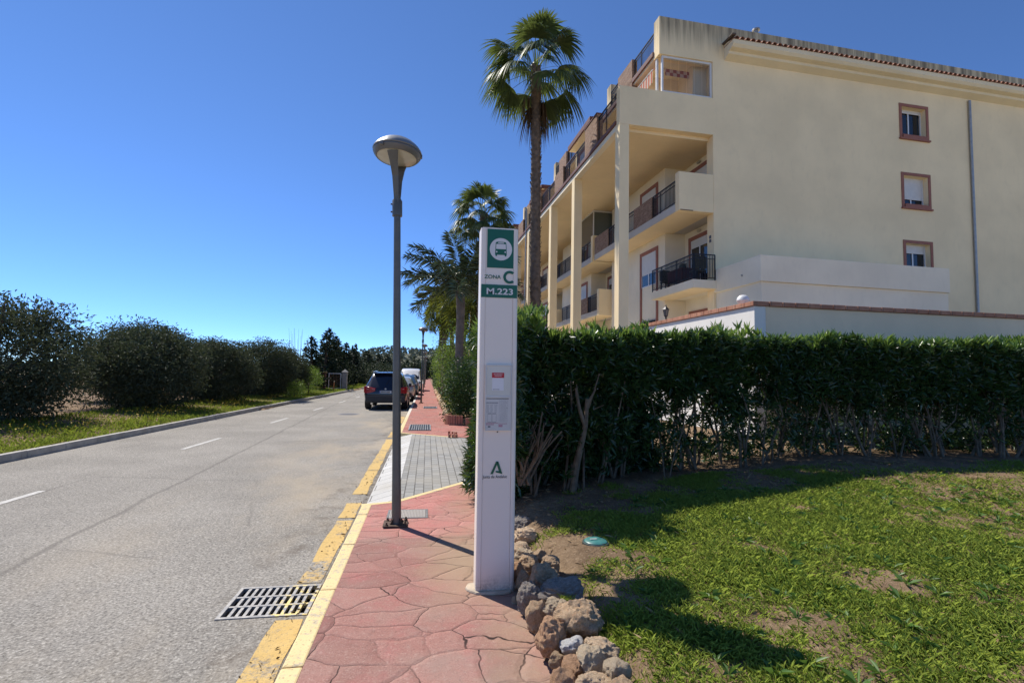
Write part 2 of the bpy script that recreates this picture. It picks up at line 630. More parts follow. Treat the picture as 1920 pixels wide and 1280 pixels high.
# pavement either side of the drive
NEAR = [(-.62, 6.42), (-.30, 6.53), (.62, 7.60)]
def flat(pts, z, name, mat, thick=.25):
    m = MB().prism(pts, z - thick, z)
    return struct(m.build(name, mat))
rag = [(.76 + random.uniform(-.03, .03), y) for y in np.arange(7.4, -4.2, -.35)]
flat([(-.61, -4)] + [NEAR[0], NEAR[1], NEAR[2]] + rag, 0, "pavement", M_WALK)
FAR = [(-.62, 14.02), (-.22, 13.72), (.72, 13.06)]
flat([FAR[0], FAR[1], FAR[2], (1.7, 12.50), (1.7, 15.88), (.72, 15.9), (.72, 150), (-.61, 150)], 0, "pavement_beyond_drive", M_WALKFAR)
# yellow bands that edge the drive
def band(pts, wd, z, name):
    m = MB()
    P = [Vector((*p, 0)) for p in pts]
    off = []
    for i, p in enumerate(P):
        t = (P[min(i + 1, len(P) - 1)] - P[max(i - 1, 0)]).normalized()
        off.append(p + Vector((-t.y, t.x, 0)) * wd)
    for i in range(len(P) - 1):
        a, b, c, d = P[i], P[i + 1], off[i + 1], off[i]
        m.add([(*q.xy, z - .2) for q in (a, b, c, d)] + [(*q.xy, z) for q in (a, b, c, d)],
              [(3, 2, 1, 0), (4, 5, 6, 7), (0, 1, 5, 4), (1, 2, 6, 5), (2, 3, 7, 6), (3, 0, 4, 7)])
    return struct(m.build(name, m_yellowkerb("drive_edge_paint"), bevel=.006))
band([(-.727, 6.40), (-.62, 6.424), (-.30, 6.535), (.62, 7.606)], .085, .002, "drive_edge_band")
band([(.72, 13.05), (-.22, 13.70), (-.62, 14.0), (-.727, 14.05)], .085, .002, "drive_edge_band_far")
# drive: ramp slabs then grey blocks that run on behind the hedge
m = MB().add([(-.73, 6.50, -.118), (-.34, 6.60, -.006), (-.34, 13.75, -.006), (-.73, 14.0, -.118),
              (-.73, 6.50, -.3), (-.34, 6.60, -.3), (-.34, 13.75, -.3), (-.73, 14.0, -.3)],
             [(0, 1, 2, 3), (0, 4, 5, 1), (1, 5, 6, 2), (2, 6, 7, 3), (3, 7, 4, 0)])
struct(m.build("drive_ramp", M_RAMP))
flat([(-.336, 6.55), (-.24, 6.68), (.66, 7.74), (2.3, 7.9), (2.3, 12.1), (1.7, 12.45), (.68, 13.0), (-.2, 13.60), (-.336, 13.7)],
     -.004, "drive_paving", M_PAVE, .2)

# planted ground on the building side
def grid_sheet(name, mat, xs, ys, fz, bumps=.02, seed=0):
    X, Y = np.meshgrid(xs, ys)
    Z = fz(X, Y)
    if bumps:
        Z = Z + bumps * fbm2(X, Y, 2.1, seed, 4)
    V = np.stack([X, Y, Z], -1).reshape(-1, 3)
    nx, ny = len(xs), len(ys)
    i = np.arange(ny - 1)[:, None] * nx + np.arange(nx - 1)[None]
    F = np.stack([i, i + 1, i + 1 + nx, i + nx], -1).reshape(-1, 4)
    c = Cloud()
    c.add(V, F)
    return struct(c.build(name, mat, smooth=True))
grid_sheet("lawn_soil", M_SOIL, np.concatenate([np.arange(.70, 5, .06), np.arange(5, 16, .3)]), np.arange(-4, 13.3, .08), lambda x, y: np.where((x < 2.2) & (y > 7.6), -.15, lawn_z(x, y) - .012), .03, 3)
grid_sheet("garden_soil", M_SOIL, np.arange(.70, 40, .9), np.arange(13.6, 150, .9), lambda x, y: np.where((y < 16.3) & (x < 2.0), -.2, .02 + .22 * ss(.7, 1.8, x)), .03, 5)
def verge_z(x, y):
    e = -7.76 + .0229 * np.minimum(y, 85)
    return -.01 + .14 * ss(0, 3, e - x)
grid_sheet("verge_soil", M_SOIL, np.arange(-60, -5.4, .6), np.arange(-10, 150, 1.2), lambda x, y: np.where(x > -7.74 + .0229 * np.minimum(y, 85), -.28, verge_z(x, y)), .03, 8)

# ------------------------------------------------------------------ covers and grates
def drain_grate(name, x0, x1, y0, y1, z, label, nbar, rows, mat, alongy=True):
    t = tag(empty(name, ((x0 + x1) / 2, (y0 + y1) / 2, z)), label, "drain grate")
    cx, cy = (x0 + x1) / 2, (y0 + y1) / 2
    hx, hy = (x1 - x0) / 2, (y1 - y0) / 2
    f = .028
    m = MB().box(-hx, hx, -hy, -hy + f, -.03, .006).box(-hx, hx, hy - f, hy, -.03, .006)
    m.box(-hx, -hx + f, -hy + f, hy - f, -.03, .006).box(hx - f, hx, -hy + f, hy - f, -.03, .006)
    m.build("frame", mat, t, bevel=.003)
    m = MB()
    for r in range(1, rows):
        if alongy:
            yy = -hy + f + (2 * hy - 2 * f) * r / rows
            m.box(-hx + f, hx - f, yy - .012, yy + .012, -.025, .004)
        else:
            xx = -hx + f + (2 * hx - 2 * f) * r / rows
            m.box(xx - .012, xx + .012, -hy + f, hy - f, -.025, .004)
    m.build("cross_bars", mat, t)
    m = MB()
    for i in range(1, nbar):
        if alongy:
            xx = -hx + f + (2 * hx - 2 * f) * i / nbar
            m.box(xx - .011, xx + .011, -hy + f, hy - f, -.022, .002)
        else:
            yy = -hy + f + (2 * hy - 2 * f) * i / nbar
            m.box(-hx + f, hx - f, yy - .011, yy + .011, -.022, .002)
    m.build("bars", mat, t)
    return t
def m_gratepaint():
    k = NT("grate_iron_with_yellow")
    x, y, z = k.sep()
    f = k.math('MULTIPLY', k.ramp(x, .02, .06), k.ramp(k.noise(11, 5, .7), .50, .58))
    c = k.mix(k.ramp(k.noise(30, 5), .4, .65), (.24, .235, .23), (.36, .34, .31))
    return k.fin(k.mix(f, c, (.66, .52, .20)), .6, .3)
drain_grate("drain_grate", GX0, GX1, GY0, GY1, -.128, "kerbside drain grate in the road gutter, yellow paint on some bars", 11, 3, m_gratepaint())
M_GR2 = simple("galvanised_grate", (.30, .30, .29), .55, .5, .2, 12)
def shade_plate(x0, x1, y0, y1, par):
    MB().box(-(x1 - x0) / 2, (x1 - x0) / 2, -(y1 - y0) / 2, (y1 - y0) / 2, -.05, -.012).build("recess_shade", M_PIT, par)  # dark plate stands in for the shaded hollow under the slots
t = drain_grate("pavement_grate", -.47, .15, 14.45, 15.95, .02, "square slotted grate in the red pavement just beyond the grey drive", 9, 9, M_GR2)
shade_plate(-.47, .15, 14.45, 15.95, t)
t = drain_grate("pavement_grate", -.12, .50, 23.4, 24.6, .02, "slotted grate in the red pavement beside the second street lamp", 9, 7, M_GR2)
shade_plate(-.12, .50, 23.4, 24.6, t)
t = tag(empty("access_cover", (-.17, 5.98, .003)), "grey chequered access cover set in the pavement behind the nearest lamp base", "access cover")
k = NT("chequer_plate")
ch = k.vor(60, 'F1', rnd=.15)
k.bump(ch, .7, .01)
k.fin(k.mix(k.ramp(ch, .1, .5), (.21, .19, .17), (.31, .28, .25)), .6, .3)
MB().box(-.20, .20, -.155, .155, -.04, .004).build("lid", k.m, t)
MB().box(-.225, .225, -.18, -.157, -.04, .003).box(-.225, .225, .157, .18, -.04, .003).box(-.225, -.202, -.157, .157, -.04, .003).box(.202, .225, -.157, .157, -.04, .003).build("frame", M_IRON, t)
t = tag(empty("manhole_cover", (-3.1, 21.6, -.127)), "dark round manhole cover in the carriageway behind the parked cars", "manhole cover")
MB().lathe([(.0, .0), (.34, .0), (.34, .004), (0, .005)], 28).build("lid", simple("dark_iron", (.085, .08, .075), .6, .4), t, smooth=True)
MB().lathe([(.35, .0), (.42, .0), (.42, .003), (.35, .003)], 28).build("ring", M_IRON, t)
M_TEAL = simple("teal_plastic", (.045, .19, .175), .45, 0, .15, 9, dirt=(.2, .17, .12))
vz = float(lawn_z(1.47, 4.27))
t = tag(empty("valve_cover", (1.47, 4.27, vz + .004)), "round turquoise irrigation valve cover in the lawn at the edge of the hedge shade", "valve cover")
MB().lathe([(0, .02), (.085, .018), (.098, .008), (.10, -.05)], 28).build("lid", M_TEAL, t, smooth=True)
MB().lathe([(.102, -.06), (.102, .004), (.114, .0), (.118, -.06)], 28).build("rim", simple("dark_plastic", (.03, .05, .05), .5), t, smooth=True)
MB().box(-.05, .01, -.012, .012, .019, .026).build("finger_slot", simple("pale_plastic", (.35, .42, .38), .5), t)

# ------------------------------------------------------------------ bus stop totem
def m_totem():
    k = NT("white_enamel")
    x, y, z = k.sep()
    c = k.mix(k.noise(2, 4), (.84, .745, .64), (.88, .79, .69))
    d = k.ramp(k.math('ADD', z, k.math('MULTIPLY', k.noise(9, 6, .7), .22)), .26, .10)
    c = k.mix(k.math('MULTIPLY', d, k.ramp(k.noise(60, 4, .7), .35, .6, .25, .8)), c, (.30, .27, .23))
    c = k.mix(k.ramp(k.noise(6, 5, .6, vec=k.map((1, 1, .08))), .62, .8, 0, .18), c, (.45, .41, .35))
    return k.fin(c, .38, 0, .4)
M_TOT = m_totem()
M_GREEN = simple("sign_green", (.004, .115, .062), .4, 0, .05, 3)
M_VINYL = simple("white_vinyl", (.72, .70, .67), .45, 0, .03)
M_GREYTX = simple("dark_grey_print", (.09, .10, .10), .5, 0, .05)
M_ALU = simple("pale_aluminium", (.60, .59, .57), .4, .2, .06)

def text(body, size, x, z, mat, parent, name="lettering", offset=0.0, sx=1.0, y=-.002, align='LEFT', extr=.0006):
    cu = bpy.data.curves.new("txt", 'FONT')
    cu.body = body
    cu.size = size
    cu.offset = offset
    cu.extrude = extr
    cu.align_x = align
    o = bpy.data.objects.new("txt", cu)
    col.objects.link(o)
    dg = bpy.context.evaluated_depsgraph_get()
    me = bpy.data.meshes.new_from_object(o.evaluated_get(dg))
    bpy.data.objects.remove(o)
    bpy.data.curves.remove(cu)
    me.transform(Matrix.Translation((x, y, z)) @ Matrix.Rotation(R(90), 4, 'X') @ Matrix.Diagonal((sx, 1, 1, 1)))
    me.name = name
    me.materials.clear()
    return link(name, me, mat, parent)

def fit_text(body, x0, x1, z0, z1, mat, parent, name="lettering", offset=0.0, y=-.002):
    o = text(body, 1.0, 0, 0, mat, parent, name, offset, y=0, extr=0)
    me = o.data
    co = np.array([v.co[:] for v in me.vertices])
    mn, mxx = co.min(0), co.max(0)
    for v in me.vertices:
        v.co.x = x0 + (v.co.x - mn[0]) / (mxx[0] - mn[0]) * (x1 - x0)
        v.co.z = z0 + (v.co.z - mn[2]) / (mxx[2] - mn[2]) * (z1 - z0)
        v.co.y = y
    return o

TX, TY, TW, TD, TH = .394, 3.80, .289, .17, 2.72
tot = tag(empty("bus_stop_sign", (TX, TY, 0)), "tall white bus stop pillar with green bus symbol standing on the red pavement", "bus stop sign")
tot.rotation_euler = (0, R(-.35), 0)
# hollow aluminium body: two rounded side profiles and a recessed face between them
def rounded_side(x0, x1, sgn):
    pts = []
    r = .022
    if sgn < 0:
        for a in np.linspace(90, 180, 6):
            pts.append((x0 + r + r * math.cos(R(a)), TD - r + r * math.sin(R(a))))
        for a in np.linspace(180, 270, 6):
            pts.append((x0 + r + r * math.cos(R(a)), r + r * math.sin(R(a))))
        pts += [(x1, 0), (x1, TD)]
    else:
        for a in np.linspace(270, 360, 6):
            pts.append((x1 - r + r * math.cos(R(a)), r + r * math.sin(R(a))))
        for a in np.linspace(0, 90, 6):
            pts.append((x1 - r + r * math.cos(R(a)), TD - r + r * math.sin(R(a))))
        pts += [(x0, TD), (x0, 0)]
    return pts
m = MB().prism(rounded_side(0, .037, -1), -.02, TH)
m.build("side_profile", M_TOT, tot, smooth=True)
m = MB().prism(rounded_side(TW - .037, TW, 1), -.02, TH)
m.build("side_profile", M_TOT, tot, smooth=True)
MB().box(.0385, TW - .0385, .004, TD - .004, -.01, TH - .001).build("face_panel", M_TOT, tot, bevel=.001)
MB().box(.012, TW - .012, .01, TD - .01, TH, TH + .006).build("top_cap", M_ALU, tot, bevel=.003)
# green symbol panel
def zof(v):   # panel picture units below the top edge
    return TH - v
pan = MB().box(.047, .2565, .0005, .0035, TH - .308, TH - .008).build("symbol_panel", M_GREEN, tot)
cx, cz, cr = .1525, TH - .163, .0865
n = 56
m = MB().poly([(cx + cr * math.cos(2 * math.pi * i / n), -.0006, cz + cr * math.sin(2 * math.pi * i / n)) for i in range(n)])
m.build("white_disc", M_VINYL, pan)
# bus pictogram
def rrect(x0, x1, z0, z1, r, y, k=6):
    pts = []
    for (ax, az, a0) in ((x1 - r, z1 - r, 0), (x0 + r, z1 - r, 90), (x0 + r, z0 + r, 180), (x1 - r, z0 + r, 270)):
        for a in np.linspace(a0, a0 + 90, k):
            pts.append((ax + r * math.cos(R(a)), y, az + r * math.sin(R(a))))
    return pts
m = MB()
yb = -.0012
bw_t, bw_b = .041, .0455
zt, zb_ = cz + .057, cz - .044
def trap(zlo, zhi, inset, y):
    f = lambda z: bw_b + (bw_t - bw_b) * (z - zb_) / (zt - zb_)
    return [(cx - f(zlo) + inset, y, zlo), (cx + f(zlo) - inset, y, zlo), (cx + f(zhi) - inset, y, zhi), (cx - f(zhi) + inset, y, zhi)]
m.poly([(cx - bw_b, yb, zb_), (cx + bw_b, yb, zb_), (cx + bw_t, yb, zt - .012)] +
       [(cx + bw_t - .012 + .012 * math.cos(R(a)), yb, zt - .012 + .012 * math.sin(R(a))) for a in (20, 45, 70, 90)] +
       [(cx - bw_t + .012 + .012 * math.cos(R(a)), yb, zt - .012 + .012 * math.sin(R(a))) for a in (90, 110, 135, 160)] + [(cx - bw_t, yb, zt - .012)])
for s in (-1, 1):
    m.poly([(cx + s * .036 - .0065, yb, zb_ - .010), (cx + s * .036 + .0065, yb, zb_ - .010), (cx + s * .036 + .0065, yb, zb_), (cx + s * .036 - .0065, yb, zb_)])
m.build("bus_pictogram", M_GREEN, pan)
m = MB().poly(trap(cz + .001, cz + .040, .005, -.0018))
m.poly(rrect(cx - .023, cx + .023, cz + .0445, cz + .0515, .0034, -.0018))
for s in (-1, 1):
    m.poly([(cx + s * .033 + .006 * math.cos(2 * math.pi * i / 16), -.0018, cz - .021 + .006 * math.sin(2 * math.pi * i / 16)) for i in range(16)])
m.build("bus_windows", M_VINYL, pan)
# ZONA C and the line number
fit_text("ZONA", .028, .155, TH - .393, TH - .364, M_GREYTX if False else M_GREEN, tot, "zone_lettering", .012)
def arcC(x, z, r0, r1, y, a0=48, a1=312, n=40, sx=1.0):
    vs, fs = [], []
    for i in range(n + 1):
        a = R(a0 + (a1 - a0) * i / n)
        vs += [(x + r0 * sx * math.cos(a), y, z + r0 * math.sin(a)), (x + r1 * sx * math.cos(a), y, z + r1 * math.sin(a))]
    for i in range(n):
        fs.append((2 * i, 2 * i + 1, 2 * i + 3, 2 * i + 2))
    return vs, fs
MB().add(*arcC(.2235, TH - .377, .0300, .0500, -.001, sx=1.0)).build("zone_letter", M_GREEN, tot)
bandp = MB().box(.005, TW - .006, -.0015, .0032, TH - .537, TH - .438).build("line_band", M_GREEN, tot)
fit_text("M.223", .047, .250, TH - .514, TH - .466, M_VINYL, bandp, "line_lettering", .022, -.0028)
# notice case
zN1, zN0 = 1.672, 1.184
case = MB().box(.052, .243, -.016, .003, zN0, zN1).build("notice_case", M_TOT, tot, bevel=.002)
m = MB()
for a, b, c, d in ((.048, .247, zN1 - .008, zN1 + .002), (.048, .247, zN0 - .002, zN0 + .007), (.048, .247, 1.427, 1.440)):
    m.box(a, b, -.021, -.0165, c, d)
for a, b in ((.048, .055), (.240, .247)):
    m.box(a, b, -.0208, -.0163, zN0 + .008, zN1 - .009)
m.build("case_frame", M_ALU, case, bevel=.0015)
M_PAPER = simple("white_paper", (.76, .75, .75), .7, 0, .03)
M_PLAST = simple("yellowed_plastic", (.66, .64, .56), .35, 0, .06, 5)
MB().box(.058, .238, -.0178, -.0165, 1.443, zN1 - .011).build("upper_board", M_PLAST, case)
MB().box(.098, .186, -.0192, -.018, 1.479, 1.611).build("white_notice", M_PAPER, case)
rd = MB().box(.096, .188, -.0202, -.0193, 1.574, 1.612).build("red_notice_header", simple("notice_red", (.50, .018, .03), .5), case)
m = MB()
for z, a, b in ((1.598, .110, .176), (1.586, .116, .168)):
    x = a
    while x < b:
        l = random.uniform(.004, .009)
        m.box(x, min(x + l, b), -.0208, -.0203, z, z + .0045)
        x += l + .002
m.build("header_text", M_VINYL, rd)
m = MB()
x = .104
while x < .155:
    l = random.uniform(.003, .008)
    m.box(x, x + l, -.0198, -.0193, 1.485, 1.489)
    x += l + .002
m.build("notice_print", M_GREYTX, case)
tt = MB().box(.056, .240, -.0182, -.0165, 1.196, 1.424).build("timetable", simple("timetable_paper", (.62, .60, .56), .5, 0, .05), case)
m = MB()
ph = lambda px: .049 + (px - 90) * .000773
pz = lambda py: 1.424 - (py - 410) * .00077
M_DK = simple("timetable_black", (.05, .05, .055), .5)
M_MID = simple("timetable_grey", (.27, .27, .275), .5)
M_PINK = simple("timetable_pink", (.46, .22, .27), .5)
def cell(m, a, b, c, d, y=-.0188):
    m.box(ph(a), ph(b), y, -.0183, pz(d), pz(c))
cell(m, 97, 318, 414, 421)
for a, b in ((116, 152), (160, 196)):
    cell(m, a, b, 559, 564)
    cell(m, a, b, 641, 644)
cell(m, 118, 143, 681, 692)
for x in (299,):
    cell(m, x, x + 6, 505, 511)
m.build("timetable_print", M_DK, tt)
m = MB()
x = 100
while x < 214:
    l = random.uniform(4, 11)
    cell(m, x, min(x + l, 214), 452, 464, -.0186)
    x += l + random.choice((.8, 2))
for r in range(9):
    for a, b in ((104, 128), (140, 164), (180, 204)):
        x = a
        while x < b - 2:
            l = random.uniform(3, 7)
            cell(m, x, x + l, 475 + r * 9, 478.5 + r * 9, -.0186)
            x += l + 2
for r in range(24):
    x = random.uniform(232, 240)
    while x < 292:
        l = random.uniform(4, 12)
        cell(m, x, x + l, 432 + r * 9, 434.5 + r * 9, -.0186)
        x += l + random.uniform(2, 5)
for a, b in ((115, 117), (152, 154), (158, 160), (197, 199)):
    cell(m, a, b, 562, 643, -.0186)
for a in (226, 303):
    cell(m, a, a + 1.5, 428, 650, -.0186)
m.build("timetable_rows", M_MID, tt)
m = MB()
for z0, z1, a, b in ((650, 657, 96, 216), (662, 671, 96, 175), (655, 662, 220, 305), (668, 690, 222, 262)):
    x = a
    while x < b:
        l = random.uniform(5, 16)
        cell(m, x, min(x + l, b), z0, z1, -.0185)
        x += l + 1.5
m.build("timetable_notes", M_PINK, tt)
MB().tube([(.146, -.004, 1.17), (.146, .006, 1.17)], .005, 10).build("case_lock", M_DK, tot)
# emblem: an A whose right leg folds back as a foot
ze = lambda py: .951 - (py - 1040) * .000748
xe = lambda px: .099 + (px - 140) * .000746
A = lambda pts: [(xe(a), -.0008 + .004 - .0045, ze(b)) for a, b in pts]
m = MB()
m.poly(A([(193, 1040), (216, 1040), (163, 1163), (138, 1163)]))
m.poly(A([(204, 1040.5), (217, 1040.5), (259, 1162), (228, 1144), (200, 1066)]))
m.poly(A([(191, 1133), (226, 1133), (259, 1162.5), (191, 1146)]))
m.build("emblem", M_GREEN, tot)
fit_text("Junta de Andaluc", .039, .224, .822, .851, M_GREYTX, tot, "emblem_lettering", .008, -.0006)
# mortar bed
m = MB()
ring = []
for i in range(20):
    a = 2 * math.pi * i / 20
    rr = 1 + .18 * noise.noise(Vector((math.cos(a) * 1.7, math.sin(a) * 1.7, 3)))
    ring.append((.13 + .20 * rr * math.cos(a), .085 + .12 * rr * math.sin(a)))
m.prism(ring, -.01, .018)
m.build("mortar_pad", simple("pale_mortar", (.46, .38, .28), .9, 0, .2, 12, .6, 40, dirt=(.2, .15, .1)), tot, bevel=.012)

# ------------------------------------------------------------------ street lamps
M_POLE = simple("grey_green_pole_paint", (.125, .122, .108), .42, .25, .12, 5, .1, 70, dirt=(.075, .068, .058))
M_LHEAD = simple("grey_lamp_shell", (.20, .205, .205), .38, .25, .06, 4)
M_LBOWL = simple("grey_lamp_bowl", (.15, .15, .145), .45, .2, .08, 5)
def m_lens():
    k = NT("lamp_glass")
    k.fin(k.mix(k.noise(9, 3), (.42, .41, .34), (.62, .60, .50)), .25, 0, .6)
    return k.m
M_LENS = m_lens()
M_RUST = simple("rusty_bolts", (.10, .065, .045), .8, .3, .3, 20)
def lamp_parts():
    t = empty("street_lamp")
    m = MB().tube([(0, 0, .0), (0, 0, .5), (0, 0, 3.33)], [.050, .046, .036], 18)
    m.build("pole", M_POLE, t, smooth=True)
    bp = MB().box(-.125, .125, -.115, .115, .002, .015)
    bp.xf(Matrix.Rotation(R(3), 4, 'Y') @ Matrix.Translation((-.01, 0, .006)))
    b = bp.build("base_plate", M_RUST, t, bevel=.003)
    for sx in (-1, 1):
        for sy in (-1, 1):
            MB().lathe([(.017, 0), (.017, .018), (.009, .019), (.009, .04), (.0, .042)], 6, (sx * .095, sy * .086, .016)).build("anchor_bolt", M_RUST, b)
    for a in (45, 135, 225, 315):
        c, s = math.cos(R(a)), math.sin(R(a))
        MB().add([(c * .045 - s * .004, s * .045 + c * .004, .016), (c * .10 - s * .004, s * .10 + c * .004, .016), (c * .045 - s * .004, s * .045 + c * .004, .085),
                  (c * .045 + s * .004, s * .045 - c * .004, .016), (c * .10 + s * .004, s * .10 - c * .004, .016), (c * .045 + s * .004, s * .045 - c * .004, .085)],
                 [(0, 1, 2), (3, 5, 4), (0, 3, 4, 1), (1, 4, 5, 2), (2, 5, 3, 0)]).build("gusset", M_RUST, b)
    MB().lathe([(.037, 0), (.054, .002), (.054, .17), (.042, .19), (.0, .191)], 18, (0, 0, 3.30)).build("collar", M_POLE, t, smooth=True)
    for z in (3.345, 3.43):
        MB().tube([(-.055, -.01, z), (-.068, -.014, z)], .009, 8).build("collar_screw", M_RUST, t)
    # two flat tapering fork arms, near and far
    for s in (-1, 1):
        P = [(0, s * .030, 3.32), (0, s * .045, 3.52), (0, s * .085, 3.72), (0, s * .150, 3.86), (0, s * .205, 3.95)]
        wd = [.026, .027, .033, .044, .058]
        vs, fs = [], []
        for (x, y, z), w_ in zip(P, wd):
            for dx, dy in ((-w_, -.011), (w_, -.011), (w_, .011), (-w_, .011)):
                vs.append((x + dx, y + dy, z))
        for i in range(len(P) - 1):
            for k_ in range(4):
                k2 = (k_ + 1) % 4
                fs.append((i * 4 + k_, i * 4 + k2, i * 4 + 4 + k2, i * 4 + 4 + k_))
        fs += [(3, 2, 1, 0), tuple(len(vs) - 4 + q for q in range(4))]
        MB().add(vs, fs).xf(Matrix.Rotation(R(-11), 4, "Z")).build("fork_arm", M_POLE, t, bevel=.006)
    hd = Matrix.Translation((0, 0, 4.02)) @ Matrix.Rotation(R(5), 4, 'Y') @ Matrix.Rotation(R(-3), 4, 'X')
    m = MB().lathe([(.262, -.010), (.268, .0), (.260, .018), (.240, .045), (.216, .070), (.207, .072), (.182, .098), (.14, .122), (.085, .138), (.03, .145), (0, .146)], 40)
    m.xf(hd).build("lamp_shell", M_LHEAD, t, smooth=True)
    m = MB().lathe([(.258, -.012), (.261, -.026), (.250, -.045), (.232, -.066), (.224, -.072), (.214, -.069), (.0, -.03)], 40)
    bw_ = m.xf(hd).build("lamp_bowl", M_LBOWL, t, smooth=True)
    m = MB().lathe([(.212, -.0695), (.17, -.084), (.10, -.094), (.0, -.097)], 36)
    m.xf(hd).build("lens", M_LENS, bw_, smooth=True)
    MB().box(-.17, -.13, -.235, -.205, -.05, -.012).xf(hd).build("latch", M_LBOWL, bw_, bevel=.003)
    MB().box(.252, .272, -.02, .02, -.035, .0).xf(hd).build("hinge", M_LBOWL, bw_, bevel=.003)
    return t
lamp = lamp_parts()
tag(lamp, "nearest street lamp, grey mushroom head on a slim leaning pole bolted to the red pavement", "street lamp", "street lamps along the pavement")
LB = ["second street lamp, standing beside the slotted grate and the parked dark estate car",
      "third street lamp from the bus stop, its head just right of the white van",
      "fourth street lamp from the bus stop, small against the wooded hill",
      "fifth street lamp from the bus stop, tiny near the end of the pavement",
      "sixth and most distant street lamp, a speck at the pavement's vanishing end"]
for yy, lb, sc in zip((27.5, 42.5, 58, 75, 94), LB, (.975, .96, .97, .97, .97)):
    c = dup(lamp, (-.27, yy, 0), 0, sc, lb)
lamp.location = (-.272, 5.57, 0)
lamp.rotation_euler = (0, R(-1.75), 0)

# ------------------------------------------------------------------ rocks that edge the planting
def rock_mesh(seed, sub=4, rough=1.0):
    bm = bmesh.new()
    bmesh.ops.create_icosphere(bm, subdivisions=sub, radius=1)
    o = Vector((seed * 3.17, seed * 1.31, seed * .71))
    # a few planar cuts make it angular
    rs = random.Random(seed)
    cuts = []
    for _ in range(7):
        n_ = Vector((rs.gauss(0, 1), rs.gauss(0, 1), rs.gauss(0, 1))).normalized()
        cuts.append((n_, rs.uniform(.62, .88)))
    for v in bm.verts:
        p = v.co.copy()
        for n_, d in cuts:
            e = p.dot(n_) - d
            if e > 0:
                p -= n_ * e * .92
        f = noise.fractal(p * 1.6 + o, 1, 2, 3) * .22 + noise.fractal(p * 5 + o, .9, 2, 4) * .085 * rough
        f -= max(0, noise.noise(p * 3.1 + o * 2) - .18) * .42 * rough
        v.co = p * (1 + f)
    me = bpy.data.meshes.new("rock")
    bm.to_mesh(me)
    bm.free()
    me.shade_smooth()
    me.set_sharp_from_angle(angle=R(50))
    return me
def rockmat(name, c1, c2, c3):
    k = NT(name)
    c = k.mix(k.ramp(k.noise(9, 6, .65), .32, .68), c1, c2)
    c = k.mix(k.ramp(k.noise(5, 5, .6, vec=k.map(loc=(4, 2, 1))), .5, .7, 0, .8), c, c3)
    c = k.mix(k.ramp(k.noise(70, 4, .7), .60, .76, 0, .4), c, tuple(x * .45 for x in c1))
    k.bump(k.math('ADD', k.noise(42, 7, .72), k.math('MULTIPLY', k.vor(26), .7)), .9, .014)
    return k.fin(c, .92, 0, .15)
RM = {"tan": rockmat("tan_limestone", (.60, .43, .27), (.78, .60, .41), (.68, .43, .26)),
      "brown": rockmat("brown_limestone", (.44, .30, .18), (.66, .48, .31), (.55, .33, .19)),
      "grey": rockmat("grey_limestone", (.24, .215, .19), (.40, .35, .30), (.25, .19, .14)),
      "pale": rockmat("pale_limestone", (.54, .43, .29), (.68, .55, .39), (.56, .38, .23)),
      "orange": rockmat("orange_tufa", (.50, .29, .16), (.66, .42, .26), (.42, .25, .15)),
      "white": rockmat("white_quartz", (.66, .64, .61), (.80, .79, .77), (.55, .50, .44))}
